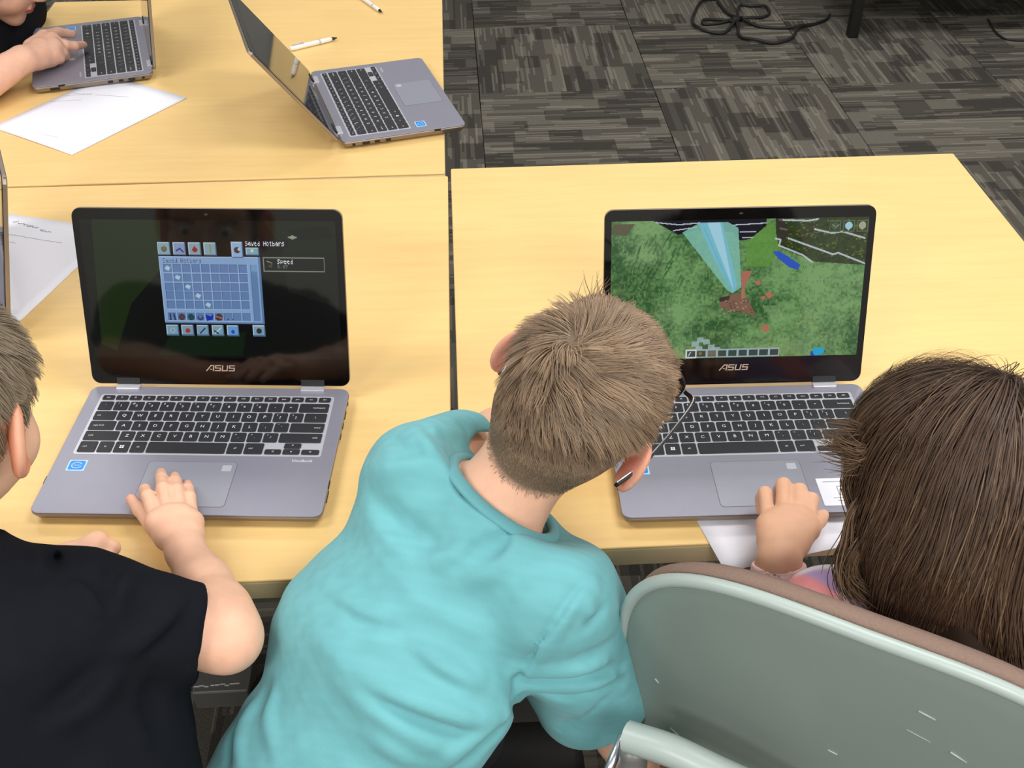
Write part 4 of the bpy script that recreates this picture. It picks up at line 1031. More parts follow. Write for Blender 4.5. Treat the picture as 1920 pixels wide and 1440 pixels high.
    ridge2([(420, 150), (700, 165), (1000, 160), (1300, 115), (1520, 70)], .0055, -.0075); ridge2([(400, 90), (700, 100), (1000, 95), (1300, 45)], .008, .005)
    ridge2([(430, 330), (760, 350), (1050, 345), (1330, 290), (1530, 210)], .0055, -.0060); ridge2([(430, 250), (800, 255), (1100, 245), (1400, 190)], .008, .005)
    ridge2([(850, 740), (1050, 640), (1250, 480), (1420, 340), (1540, 240)], .0025, -.0016); ridge2([(830, 720), (930, 660), (1000, 610)], .005, -.003)
    ridge2([(350, 480), (460, 530), (560, 580)], .006, -.005)
    ridge([(1600, 740), (1570, 790), (1600, 850)], .006, .004); ridge([(1640, 800), (1600, 850), (1560, 890)], .006, -.003); ridge([(1690, 930), (1600, 990), (1500, 1010)], .007, -.003)
    # left sleeve: fine creases across
    ridge([(900, 60), (960, 110), (1030, 150), (1100, 170)], .004, -.002); ridge([(930, 50), (1010, 90), (1100, 120)], .004, .002); ridge([(870, 90), (930, 150), (960, 210)], .006, .003); ridge([(1060, 60), (1095, 110), (1100, 190)], .0025, -.0015)
    ridge([(780, 120), (850, 180), (930, 200)], .008, -.003); ridge([(700, 260), (800, 250), (920, 230)], .010, .003)
    it = [(pl, w, a * FA) for pl, (_, w, a) in zip(hits(base, [r_[0] for r_ in raw]), raw)]
    shf = folds(sh, it)
    teal = s2l((110, 176, 183)); deep = s2l((105, 169, 177))
    rk = np.random.default_rng(9); sdir = unit(A(960, 1340, 1) - A(640, 1230, 1)); Ks = rk.normal(size=(8, 3)) * 260; Ks -= np.outer(Ks @ sdir, sdir) * .93; pk = rk.random(8) * 6
    def tcol(P):        # slub yarn: faint streaks across the knit
        n = np.sin(P @ Ks.T.astype(f32) + pk).sum(1) / 2.8
        return teal * (1 + .035 * n[:, None])
    shirt = solid('t_shirt', shf, (-.36, .36, .50), (.32, 1.05, 1.10), .0030, M['cloth'], root, tcol)
    # collar band: a ribbed ring round the neck hole, and its stitching
    loop = spline(np.vstack([ring, ring[:1]]), 2); off = np.array(root.location); nd_ = nk
    outw = loop - Cc; outw -= np.outer(outw @ nd_, nd_); outw /= np.linalg.norm(outw, axis=1, keepdims=True)
    loop = loop + nd_ * .004
    V = []; prof = [(-.003, -.004), (-.0040, .002), (-.001, .0045), (.003, .0038), (.0100, .0005), (.0115, -.0030), (.004, -.007)]
    for p, o in zip(loop[:-1], outw[:-1]):
        for a, b in prof: V.append(p + o * a + nd_ * b - off)
    n = len(loop) - 1; m = len(prof)
    Fc = [(i * m + j, ((i + 1) % n) * m + j, ((i + 1) % n) * m + (j + 1) % m, i * m + (j + 1) % m) for i in range(n) for j in range(m)]
    cm = mesh_from('collar', V, Fc, True); at = cm.color_attributes.new('Col', 'FLOAT_COLOR', 'POINT'); at.data.foreach_set('color', np.tile([*deep, 1], (len(V), 1)).astype(f32).ravel())
    link('collar', cm, M['cloth'], shirt)
    # trousers and shoes, mostly out of the picture
    pel = hip + np.array([-.01, -.04, -.03]); kn = [pel + np.array([-.03, .22, -.03]), pel + np.array([.14, .24, -.03])]
    an = [np.array([k[0], k[1] - .02, .07]) for k in kn]
    tr = su(.04, cap(hip, pel, .098, .105), *[chain([pel + np.array([sx * .05, 0, -.02]), k, a], [.080, .060, .046], .02) for sx, k, a in zip((-1, 1), kn, an)])
    solid('trousers', tr, (-.50, .15, .0), (.20, 1.02, .80), .006, M['trouser'], root)
    ch = empty('chair', (pel[0] + .10, pel[1] + .06, 0), .05); tag(ch, 'black padded chair under the child in the turquoise T-shirt', 'chair'); sz = pel[2] - .105
    MB().slab(rrect(-.20, .20, -.20, .20, .05, 6), sz - .05, sz, .014).build('seat', M['black_pad'], ch, True)
    MB().slab(rrect(-.18, .18, -.18, .18, .05, 6), sz - .065, sz - .051, .004).build('seat_pan', M['black'], ch)
    for sx in (-1, 1):
        for sy in (-1, 1): MB().tube([(sx * .16, sy * .16, sz - .06), (sx * .18, sy * .18, .0)], .012, 10).build('leg', M['steel_dark'], ch, True)
    for a in an:
        solid('shoe', su(.02, ell(a + np.array([0, .05, -.035]), (.042, .10, .033)), cap(a, a + np.array([0, 0, -.02]), .04)), a - np.array([.08, .1, .09]), a + np.array([.08, .18, .08]), .006, M['shoe'], root)
    # ---- hair
    def local_dir(v): return np.asarray(v) @ H.R.T
    whorl = np.array([-.026, -.052, .086]); hn = .0
    def grow(n, seed, short):
        P = scalp_points(hb, H, n, seed, hl); N = grad(hb, P); q = H.loc(P); r = np.random.default_rng(seed + 1)
        # length: long on top, tapering to stubble at the nape and round the ears
        up = hl(q); el = np.clip((up - .030) / .075, 0, 1)
        L = .0035 + .026 * el ** 1.2; L = L * np.where((np.abs(q[:, 0]) > .055) & (q[:, 2] < .05), .55, 1); front = np.clip((q[:, 1] - .0) / .08, 0, 1); L = L + .014 * front * (q[:, 2] > .03)
        if short: keep = el < .12
        else: keep = el >= .05
        P, N, q, L, el, up = P[keep], N[keep], q[keep], L[keep], el[keep], up[keep]
        L = L * (.75 + .5 * r.random(len(L)))
        d = q - whorl; dist = np.linalg.norm(d, axis=1, keepdims=True)
        dW = d / np.maximum(dist, 1e-6); dW = dW @ H.R.T
        dW -= N * (dW * N).sum(1, keepdims=True); dW /= np.maximum(np.linalg.norm(dW, axis=1, keepdims=True), 1e-6)
        sw = np.cross(N, dW); s = np.exp(-(dist / .045) ** 2) * 1.1 + .18
        # clumps: neighbouring strands share a lean
        cl = np.stack([np.sin(q @ (np.array([310., 190, 250]) + 40 * k) + k) for k in range(3)], 1)
        cl2 = np.stack([np.sin(q @ (np.array([-120., 160, 90]) + 25 * k) + 2 * k) for k in range(3)], 1)
        T = dW + sw * s + .20 * cl @ H.R.T + .22 * cl2 @ H.R.T + r.normal(size=P.shape) * .12
        T = np.where((q[:, 2:3] < .0) & (q[:, 1:2] < .02), T * .6 + local_dir([0, .0, -1.0]) * .8, T)
        T -= N * (T * N).sum(1, keepdims=True); T /= np.maximum(np.linalg.norm(T, axis=1, keepdims=True), 1e-6)
        lift = (.30 - .16 * np.clip(q[:, 1:2] / .05, 0, 1) + .14 * r.random((len(P), 1)) + .22 * np.exp(-(dist / .03) ** 2)); m = 3 if short else 5
        ts = np.linspace(0, 1, m)[None, :, None]; Lx = L[:, None, None]
        path = P[:, None] + T[:, None] * Lx * ts + N[:, None] * (Lx * lift[:, None] * ts * (1.25 - .62 * ts)) - N[:, None] * .001
        if not short:       # neighbouring strands gather into little tufts
            gi = r.choice(len(P), 800, replace=False); G = P[gi]; nr = np.concatenate([np.argmin(((P[i:i + 2000, None] - G[None]) ** 2).sum(-1), 1) for i in range(0, len(P), 2000)])
            w_ = .62 * ts ** .8; path = path * (1 - w_) + (path[gi][nr] + (P - G[nr])[:, None] * (1 - .55 * ts)) * w_
        # keep strands above the scalp as it curves away
        flat = path.reshape(-1, 3).astype(f32); dd = hb(flat); need = np.maximum(.0009 + .0 * dd - dd, 0); need[np.arange(len(flat)) % m == 0] = 0
        flat = flat + grad(hb, flat) * need[:, None]; path = flat.reshape(-1, m, 3)
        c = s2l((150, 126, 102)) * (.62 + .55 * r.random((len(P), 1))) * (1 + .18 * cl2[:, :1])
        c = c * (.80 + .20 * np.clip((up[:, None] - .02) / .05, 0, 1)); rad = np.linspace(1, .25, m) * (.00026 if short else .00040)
        return path, rad, c, np.cross(T, N)[:, None].repeat(m, 1)
    hp = []
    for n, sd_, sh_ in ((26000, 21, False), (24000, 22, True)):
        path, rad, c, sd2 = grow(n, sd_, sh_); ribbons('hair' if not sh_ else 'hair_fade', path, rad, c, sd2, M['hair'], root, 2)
    # a few loose tufts standing up at the front
    r = np.random.default_rng(3); n = 26; base_p = hit(hb, np.stack([1118 + 14 * r.normal(size=n), 566 + 7 * r.normal(size=n)], 1), .8, 1.15)
    upd = _up * 1.0; L = .012 + .016 * r.random((n, 1)); T = upd + _rt * r.normal(.1, .45, (n, 1)) - _fw * .2
    ts = np.linspace(0, 1, 5)[None, :, None]; path = base_p[:, None] + T[:, None] * L[:, None] * ts + _rt[None, None] * .006 * ts ** 2
    ribbons('hair_tuft', path, np.linspace(1, .2, 5) * .0004, s2l((120, 100, 80)) * (.6 + .5 * r.random((n, 1))), np.broadcast_to(_rt, path.shape) + 0, M['hair'], root, 3)
    # ---- glasses: worn, so an object of their own
    g = empty('eyeglasses', H.w(0, .088, .004)); tag(g, 'dark-framed glasses with a pale inner temple on the child in turquoise', 'glasses')
    go = np.array(g.location)
    for sx in (-1, 1):
        to = .0055 if sx > 0 else -.004
        cx = sx * .034; pts = []
        for k in range(28):
            t = 2 * math.pi * k / 28; c_, s_ = math.cos(t), math.sin(t)
            pts.append(H.w(cx + .026 * np.sign(c_) * abs(c_) ** .7, .104 - .10 * abs(cx + .026 * c_) ** 1.6 * 3, .002 + .019 * np.sign(s_) * abs(s_) ** .7) - go)
        pts = np.array(pts); rim = MB().tube(np.vstack([pts, pts[:1]]), .0016, 6, False).build('rim', M['black'], g, True)
        c0 = pts.mean(0); lens = MB().add([c0] + list(pts), [(0, i + 1, (i + 1) % 28 + 1) for i in range(28)])
        lm, nt, bb = newmat('lens_glass'); bb.inputs['Transmission Weight'].default_value = 1; bb.inputs['Roughness'].default_value = .02; bb.inputs['IOR'].default_value = 1.1
        lens.build('lens', lm, g, True)
        tp = [H.w(sx * .064, .100, .008), H.w(sx * .0765, .094, .009), H.w(sx * (.0780 + to), .045, .008), H.w(sx * (.0810 + to), .005, .005), H.w(sx * (.0815 + to), -.020, .0), H.w(sx * (.077 + to), -.038, -.018)]
        P = spline(tp, 5) - go; nrm = H.R[:, 0] * sx; upv = H.R[:, 2]; V = []
        for p in P:
            for a, b in ((-.0018, -.0028), (.0018, -.0028), (.0018, .0024), (-.0018, .0024)): V.append(p + nrm * a + upv * b)
        k = len(P); Fq = [(i * 4 + j, i * 4 + (j + 1) % 4, (i + 1) * 4 + (j + 1) % 4, (i + 1) * 4 + j) for i in range(k - 1) for j in range(4)] + [(3, 2, 1, 0), (4 * k - 4, 4 * k - 3, 4 * k - 2, 4 * k - 1)]
        tm = MB().add(V, Fq).build('temple', M['black'], g)
        V2 = []
        for p in P[2:]:
            for a, b in ((-.0016, .0022), (-.0006, .0022), (-.0006, .0030), (-.0016, .0030)): V2.append(p + nrm * a + upv * b)
        k = len(P) - 2; MB().add(V2, [(i * 4 + j, i * 4 + (j + 1) % 4, (i + 1) * 4 + (j + 1) % 4, (i + 1) * 4 + j) for i in range(k - 1) for j in range(4)]).build('temple_stripe', M['chrome'], tm)
    MB().tube(spline([H.w(-.009, .106, .006), H.w(0, .109, .009), H.w(.009, .106, .006)], 4) - go, .0015, 6).build('bridge', M['black'], g, True)
boy_turquoise()
# ------------------------------------------------------------ boy in the black T-shirt, left
def strands_flow(hb, head, roots, seed, crown, L, m, gravity, lift, curl=0.0, guides=260, clump=.7, stop=None, hug=.05):
    """long hair: every strand runs away from the crown over the head and then falls, staying outside hb"""
    r = np.random.default_rng(seed); P = roots.astype(f32); n = len(P); path = [P.copy()]
    off = (lift[0] + (lift[1] - lift[0]) * r.random(n) ** 1.5).astype(f32); L = np.broadcast_to(L, (n,)).astype(f32); st = L / (m - 1)
    q0 = head.loc(P); ph = r.random(n) * 6.28; T = None
    for i in range(1, m):
        N = grad(hb, P); d = (head.loc(P) - np.asarray(crown)) @ head.R.T; d /= np.maximum(np.linalg.norm(d, axis=1, keepdims=True), 1e-6)
        t = i / (m - 1); g = np.array([0, 0, -1.0]); w = gravity * (.25 + .9 * t)
        gt = g - N * (g @ N.T)[:, None] if t < .6 else np.broadcast_to(g, N.shape)
        zl = head.loc(P)[:, 2:3]; D = d * np.clip((zl - .02) / .06, 0, 1) * .9 + gt * w
        D -= N * np.minimum((D * N).sum(1, keepdims=True), 0)
        D = D + r.normal(size=D.shape) * .05
        if curl: D = D + (head.R[:, 0] * np.sin(ph + 7 * t)[:, None] + head.R[:, 1] * np.cos(ph * 1.7 + 6 * t)[:, None]) * curl * t
        D /= np.maximum(np.linalg.norm(D, axis=1, keepdims=True), 1e-6)
        T = D if T is None else T * .45 + D * .55; T /= np.maximum(np.linalg.norm(T, axis=1, keepdims=True), 1e-6)
        P = (P + T * st[:, None]).astype(f32)
        dd = hb(P); tgt = off * min(1, t * 3.5) + .0006; need = np.where(dd < tgt, tgt - dd, 0)
        pull = np.where((dd > tgt + .004) & (t < .45), (tgt + .004 - dd) * .5, 0); pull = np.where((dd > tgt + hug) & (t >= .45), (tgt + hug - dd) * .9, pull)
        P = (P + grad(hb, P) * (need + pull)[:, None]).astype(f32); 
        if stop is not None:
            k = np.minimum(stop(P), 0); nrm = grad(stop, P[:1])[0]; P = (P - k[:, None] * nrm).astype(f32)
        path.append(P.copy())
    path = np.stack(path, 1)
    if clump:
        gi = r.choice(n, guides, replace=False); G = roots[gi]
        near = np.argmin(((roots[:, None, :] - G[None]) ** 2).sum(-1), 1); t = np.linspace(0, 1, m)[None, :, None]
        gp = path[gi][near]; dr = (roots - G[near])[:, None]
        path = path * (1 - clump * t ** .7) + (gp + dr * (1 - .6 * t)) * clump * t ** .7
    return path
def black_shirt_boy():
    root = empty('person', (-.40, .45, 0)); tag(root, 'child in a black T-shirt with one hand on the left touchpad', 'person')
    H = None
    hc = A(-118, 776, .955); fw_ = unit(np.array([.15, .92, -.36])); R = frame(fw_, np.array([.06, .25, .95])); H = Head(hc, R, .99)
    Rs = A(160, 1160, .985); el = A(424, 1194, 1.035); wr = atz(349, 1036, .784)
    Ls = Rs + np.array([-.27, .02, .01]); nb = (Rs + Ls) / 2 + np.array([0, .01, .045])
    elL = np.array([-.66, .70, .80]); wrL = np.array([-.500, .765, .772])
    z = .788
    mc = [atz(294, 978, z), atz(317, 968, z + .002), atz(340, 968, z), atz(361, 979, z - .004)]
    fing = [[atz(277, 930, .789), atz(272, 919, .779), atz(270, 917, .767)],
            [atz(306, 916, .791), atz(303, 897, .779), atz(302, 886, .766)],
            [atz(332, 919, .789), atz(329, 903, .778), atz(328, 893, .766)],
            [atz(356, 932, .783), atz(353, 916, .774), atz(352, 907, .765)]]
    th = [atz(312, 1010, .778), atz(286, 984, .772), atz(262, 955, .769), atz(246, 936, .766)]
    hR = hand(wr, mc, fing, th, .0195, .92)
    # left fist resting on the table
    kf = np.array([-.440, .788, .772]); mL = [kf + np.array([.004 - .003 * i, .020 - .0135 * i, .004]) for i in range(4)]
    fL = [[m + np.array([.016, -.002, -.006]), m + np.array([.008, -.003, -.020]), m + np.array([-.006, -.002, -.020])] for m in mL]
    hL = hand(wrL, mL, fL, [wrL + np.array([.015, .012, 0]), wrL + np.array([.045, .024, -.004]), wrL + np.array([.065, .018, -.010])], .018, .95)
    chest = np.array([-.475, .595, .82]); hip = np.array([-.37, .42, .52])
    head = H.skull(); neck = su(.02, cap(nb + np.array([0, 0, -.03]), H.w(0, -.030, -.045), .046, .043))
    hb = su(.022, head, neck); hs = su(.022, H.simple(), neck)
    torso = su(.04, flatcap(chest, hip, (1, 0, 0), .105, .105, .6), cap(Ls, Rs, .036))
    m1, m2 = el * .72 + wr * .28 + _rt * .004, el * .4 + wr * .6 + _rt * .003
    arm = su(.030, chain([Rs, el], [.036, .0285]), chain([el, m1, m2, wr], [.0265, .0290, .0255, .0198], .012))
    body = su(.012, hb, su(.03, torso, chain([Ls, elL, wrL], [.04, .033, .02]))); body = su(.01, body, arm); body = su(.006, body, hR, hL)
    hl = hairline_fn(1, -.065); skin = (236, 188, 160)
    tips = np.array([f[-1] for f in fing] + [th[-1]], f32)
    def col(P):
        c = H.colour(P, skin, (118, 102, 84), hl, (240, 140, 104))
        for t in tips:      # pinker fingertips
            e = np.clip(1 - np.linalg.norm(P - t, axis=1) / .014, 0, 1)[:, None] * .55; c = c * (1 - e) + s2l((236, 160, 142)) * e
        e = np.clip(1 - np.linalg.norm(P - el.astype(f32), axis=1) / .05, 0, 1)[:, None] * .5; c = c * (1 - e) + s2l((232, 164, 142)) * e
        return c
    solid('body', body, (-.76, .42, .45), (-.18, .98, 1.16), .0023, M['skin'], root, col); H.eyes(root)
    ax = el - Rs; hem = A(378, 1186, 1.025)
    sh = su(.05, flatcap(chest, hip, (1, 0, 0), .128, .128, .66), cap(Ls, Rs, .052), cap(nb, chest, .06, .09))
    sh = su(.05, sh, flatcap(hip * .75 + chest * .25, hip, (1, 0, 0), .125, .138, .75))
    sh = su(.05, sh, cap(A(215, 1320, 1.03), A(235, 1560, 1.05), .066, .078))
    sl = inter(cap(Rs, Rs + (hem - Rs) * 1.15, .060, .044), plane(hem, hem - Rs + _rt * .05), .005); sh = su(.02, sh, sl)
    sl2 = inter(cap(Ls, elL, .058, .048), plane(Ls + (elL - Ls) * .8, elL - Ls), .005); sh = su(.02, sh, sl2)
    sh = sub(sh, cap(Rs + (hem - Rs) * .7, Rs + (hem - Rs) * 1.4, .034, .040), .005); sh = sub(sh, cap(Ls + (elL - Ls) * .6, elL, .035, .044), .005)
    down = unit(hip - chest); sh = inter(sh, plane(hip + down * .03, down), .006)
    nv = unit(H.w(0, -.02, -.05) - nb); sh = sub(sh, cap(nb + nv * .03, nb + nv * .2, .058, .07), .006)
    base = sh; sh = wrinkle(sh, .0022, 45, 5, 6); sh = wrinkle(sh, .0007, 130, 15, 6)
    z2 = lambda x, y: (x / 2.483, 860 + y / 2.483)
    raw = [([(235, 375), (260, 470), (300, 560)], .006, -.006), ([(220, 372), (180, 470), (190, 620)], .010, .003), ([(560, 480), (520, 560), (510, 640)], .008, -.005), ([(600, 520), (560, 600), (540, 700)], .009, .005),
           ([(850, 660), (740, 790), (640, 870), (540, 910)], .009, .005), ([(880, 690), (770, 830), (660, 900)], .007, -.004), ([(1000, 700), (980, 800), (920, 930)], .003, -.002), ([(300, 560), (420, 640), (480, 760)], .010, .004), ([(330, 520), (460, 600), (520, 740)], .008, -.004), ([(480, 950), (360, 1080), (200, 1180)], .011, -.005), ([(560, 990), (430, 1120), (260, 1240)], .011, .005), ([(720, 1000), (700, 1150), (730, 1300)], .010, -.004), ([(880, 1000), (930, 1120), (960, 1260)], .008, .004)]
    lists = hits(base, [[z2(*p) for p in r_[0]] for r_ in raw]); sh = folds(sh, [(pl, w, a * 2.0) for pl, (_, w, a) in zip(lists, raw)])
    blk = s2l((26, 28, 34))
    shirt = solid('t_shirt', sh, (-.80, .28, .44), (-.16, .84, 1.02), .0036, M['black_cloth'], root)
    kn = [np.array([-.52, .80, .47]), np.array([-.26, .82, .47])]; pel = hip + np.array([0, -.01, -.06])
    tr = su(.04, cap(hip, pel, .115, .12), *[chain([pel + np.array([sx * .06, 0, 0]), k, k * np.array([1, 1, 0]) + np.array([0, -.02, .08])], [.085, .062, .045], .02) for sx, k in zip((-1, 1), kn)])
    solid('trousers', tr, (-.68, .22, .0), (-.10, .98, .72), .006, M['trouser'], root)
    for k in kn:
        a = k * np.array([1, 1, 0]) + np.array([0, -.02, .075]); solid('shoe', su(.02, ell(a + np.array([0, .05, -.04]), (.042, .10, .033)), cap(a, a + np.array([0, 0, -.02]), .04)), a - np.array([.08, .1, .09]), a + np.array([.08, .18, .08]), .006, M['shoe'], root)
    # hair: short, straight, brushed forward
    roots = scalp_points(hs, H, 9000, 31, hl); q = H.loc(roots)
    Lh = .012 + .022 * np.clip(hl(q) / .06, 0, 1)
    path = strands_flow(hs, H, roots, 32, (0, -.05, .10), Lh, 6, .45, (.001, .006), 0, 200, .6)
    r = np.random.default_rng(33); c = s2l((150, 134, 112)) * (.55 + .6 * r.random((len(roots), 1)))
    ribbons('hair', path, np.linspace(1, .3, 6) * .00055, c, np.cross(np.gradient(path, axis=1), grad(hs, path.reshape(-1, 3)).reshape(path.shape)), M['hair'], root, 2)
    # stool under the child
    st = empty('stool', (hip[0] - .06, hip[1] - .02, 0)); tag(st, 'black stool under the child in the black T-shirt', 'stool')
    MB().slab([(.14 * math.cos(t), .14 * math.sin(t)) for t in np.linspace(0, 2 * math.pi, 32, endpoint=False)], .30, .335, .008).build('seat', M['black'], st, True)
    for k in range(4):
        a = math.pi / 4 + k * math.pi / 2; MB().tube([(.10 * math.cos(a), .10 * math.sin(a), .30), (.14 * math.cos(a), .14 * math.sin(a), .0)], .011, 10).build('leg', M['steel_grey'], st, True)
black_shirt_boy()

# ------------------------------------------------------------ girl in front of the grey chair, right
CH_S = .90
CH_C = CAM + (np.array([.311, .619, .666]) - CAM) * CH_S      # backrest centre
CH_Y = -.488
def long_hair_child():
    root = empty('person', (.42, .58, 0)); tag(root, 'child with long brown hair seated in the grey chair, hand on the touchpad', 'person')
    hc = A(1798, 926, .965); R = frame(unit(np.array([.27, 1.13, .86]) - hc + np.array([-.06, 0, -.12])), np.array([-.02, .25, .95])); H = Head(hc, R, .99)
    Wd = np.array([math.cos(CH_Y), math.sin(CH_Y), 0]); Nd = np.array([-math.sin(CH_Y), math.cos(CH_Y), 0])
    nb = A(1800, 1165, .985); Ls = A(1568, 1172, 1.00); Rs = nb + Wd * .125 + np.array([0, 0, -.02])
    el = A(1452, 1310, 1.135); wr = atz(1460, 1052, .789)
    elR = Rs + np.array([.10, .06, -.16]); wrR = elR + np.array([-.05, .17, .03])
    z = .792
    mc = [atz(1514, 988, z), atz(1496, 974, z + .003), atz(1470, 972, z + .003), atz(1441, 985, z)]      # index ... little
    tops = [(1521, 937), (1499, 920), (1469, 909), (1434, 924)]
    fing = []
    for (u, v) in tops:
        p = atz(u, v, .796); fing.append([p, p + np.array([0, .008, -.016]), p + np.array([0, .004, -.030])])
    th = [atz(1495, 1018, .776), atz(1518, 995, .772), atz(1534, 975, .769), atz(1543, 966, .767)]
    hL = hand(wr, mc, fing, th, .0205, 1.02)
    axR = unit(wrR - elR); sR = np.array([1.0, 0, 0]); kR = wrR + axR * .06
    hR = hand(wrR, [kR + sR * (-.02 + .0135 * i) for i in range(4)], [[kR + sR * (-.02 + .0135 * i) + axR * .03, kR + sR * (-.02 + .0135 * i) + axR * .05 + np.array([0, 0, -.01])] for i in range(4)], [wrR - sR * .015 + axR * .01, wrR - sR * .035 + axR * .03, wrR - sR * .04 + axR * .05])
    chest = nb + Nd * .015 + np.array([0, 0, -.10]); hip = chest + np.array([0, 0, -.27]) + Nd * .01
    head = H.skull(); neck = cap(nb + np.array([0, 0, -.02]), H.w(0, -.03, -.045), .045, .042); hb0 = su(.022, head, neck); hs = su(.022, H.simple(), neck)
    torso = su(.04, flatcap(chest, hip, Wd, .095, .095, .62), cap(Ls, Rs, .034))
    body = su(.012, hb0, su(.03, torso, chain([Rs, elR, wrR], [.038, .031, .019])))
    body = su(.01, body, chain([Ls, el], [.038, .032]), cap(el, wr, .031, .0215)); body = su(.006, body, hL, hR)
    hl = hairline_fn(1, -.085); skin = (232, 182, 150)
    solid('body', body, (.14, .42, .40), (.66, 1.0, 1.16), .0024, M['skin'], root, lambda P: H.colour(P, skin, (62, 46, 36), hl)); H.eyes(root)
    # shirt: tie-dye
    sh = su(.045, flatcap(chest, hip, Wd, .112, .112, .68), cap(Ls, Rs, .046), cap(nb + np.array([0, 0, -.01]), chest, .05, .08))
    a2 = el - Ls; sl = su(.01, cap(Ls, el, .050, .042), cap(el, el + (wr - el) * .55, .042, .033)); a3 = elR - Rs; sl2 = inter(cap(Rs, elR, .050, .046), plane(Rs + a3 * .7, a3), .004)
    sh = su(.02, sh, sl, sl2); nv = unit(H.w(0, -.02, -.05) - nb); sh = sub(sh, cap(nb + nv * .03, nb + nv * .2, .056, .07), .006)
    sh = wrinkle(sh, .0030, 60, 7, 6); sh = wrinkle(sh, .001, 150, 9, 6)
    rr = np.random.default_rng(12); K = rr.normal(size=(5, 3)) * 38; ph = rr.random(5) * 6
    def dye(P):
        n1 = np.sin(P @ K[0] + ph[0] + 1.6 * np.sin(P @ K[1] + ph[1])); n2 = np.sin(P @ K[2] + ph[2] + 1.4 * np.sin(P @ K[3] + ph[3]))
        c = np.broadcast_to(s2l((232, 222, 230)), (len(P), 3)).copy()
        e = np.clip((n1 - .1) * 2.2, 0, 1)[:, None]; c = c * (1 - e) + s2l((186, 160, 204)) * e
        e = np.clip((n2 - .45) * 3, 0, 1)[:, None]; c = c * (1 - e) + s2l((236, 150, 152)) * e; return c
    solid('shirt', sh, (.12, .38, .42), (.68, .92, .98), .0035, M['cloth'], root, dye)
    # loose pink cuff round the wrist
    d = unit(wr - el); c0 = wr - d * .018
    cuff = sub(cap(c0 - d * .014, c0 + d * .014, .0290, .0265), cap(c0 - d * .06, c0 + d * .06, .0235), .002); cuff = inter(cuff, lambda P: np.abs((P - c0.astype(f32)) @ d.astype(f32)) - .0150, .003)
    solid('cuff', wrinkle(cuff, .0012, 110, 4, 5), c0 - .06, c0 + .06, .0018, M['cloth'], root, lambda P: s2l((240, 206, 196)) * (1 + .10 * np.sin(P @ K[4][:, None] * 2)) * np.array([1, .97, .99]))
    pel = hip + np.array([0, 0, -.03]); kn = [pel + Nd * .30 - Wd * .10 + np.array([0, 0, -.02]), pel + Nd * .30 + Wd * .10 + np.array([0, 0, -.02])]
    tr = su(.04, cap(hip, pel, .10, .105), *[chain([pel + Wd * sx * .055, k, k * np.array([1, 1, 0]) + np.array([0, 0, .08])], [.080, .062, .045], .02) for sx, k in zip((-1, 1), kn)])
    solid('trousers', wrinkle(tr, .003, 60, 6, 6), (.10, .35, 0), (.75, 1.10, .70), .006, M['trouser'], root)
    for k in kn:
        a = k * np.array([1, 1, 0]) + np.array([0, 0, .075]); solid('shoe', su(.02, ell(a + np.array([0, .05, -.04]), (.042, .10, .033)), cap(a, a + np.array([0, 0, -.02]), .04)), a - np.array([.08, .1, .09]), a + np.array([.08, .18, .08]), .006, M['shoe'], root)
    # ---- hair: a dark mass close to the head and strands over it
    back = H.w(0, -.060, -.03); low = H.w(0, -.080, -.150) + np.array([0, 0, -.02])
    mass = su(.03, ell(H.w(0, -.014, .032), np.array((.080, .096, .082)) * H.k, H.R), flatcap(back, low, H.R[:, 0], .072, .056, .5), cap(H.w(-.070, -.012, -.01), H.w(-.070, -.036, -.150), .022, .018), cap(H.w(.068, -.015, -.01), H.w(.060, -.040, -.125), .020, .015))
    mass = sub(mass, ell(H.w(0, .075, -.05), np.array((.068, .075, .105)) * H.k, H.R), .015)
    solid('hair_mass', wrinkle(mass, .002, 120, 3, 6, H.R[:, 2]), hc - .24, hc + .17, .0034, M['hair'], root, lambda P: np.broadcast_to(s2l((50, 38, 30)), (len(P), 3)))
    hb = su(.015, hs, offset(mass, -.001))
    roots = scalp_points(hb, H, 15000, 41, lambda q: np.where(q[:, 1] > .030, -1.0, hl(q) - .008)); q = H.loc(roots); r = np.random.default_rng(42)
    Lh = (.20 + .08 * np.clip((q[:, 2] + .05) / .13, 0, 1)) * (.8 + .3 * r.random(len(q))); Lh = np.where((q[:, 0] < -.01) & (q[:, 1] > -.01), Lh * (.55 + .3 * r.random(len(q))), Lh)
    stop = lambda P: (P - (CH_C + Nd * .075).astype(f32)) @ (Nd * math.cos(.12) + np.array([0, 0, math.sin(.12)])).astype(f32)
    path = strands_flow(hb, H, roots, 43, (.025, -.025, .106), Lh, 15, 1.0, (.001, .009), .16, 420, .6, stop=stop, hug=.010)
    c = s2l((80, 60, 46)) * (.6 + .6 * r.random((len(q), 1))); lite = r.random(len(q)) < .08; c[lite] = s2l((118, 94, 72)) * (.8 + .3 * r.random((lite.sum(), 1)))
    sd = np.cross(np.gradient(path, axis=1), grad(hb, path.reshape(-1, 3)).reshape(path.shape))
    ribbons('hair_strands', path, np.concatenate([np.linspace(.8, 1, 8), np.linspace(1, .25, 7)]) * .00042, c, sd, M['hair'], root, 2)
    # flicked-out locks at the left temple
    def lock(pts, n, spread, seed, r0):
        rr = np.random.default_rng(seed); P = spline([A(u, v, d) for u, v, d in pts], 4); m = len(P)
        o = rr.normal(size=(n, 1, 3)) * spread * np.linspace(.4, 1.0, m)[None, :, None]
        e = rr.normal(size=(n, 1, 3)) * spread * np.linspace(0, 1.4, m)[None, :, None] ** 2
        return P[None] + o + e, s2l((112, 88, 66)) * (.5 + .7 * rr.random((n, 1)))
    lp = []
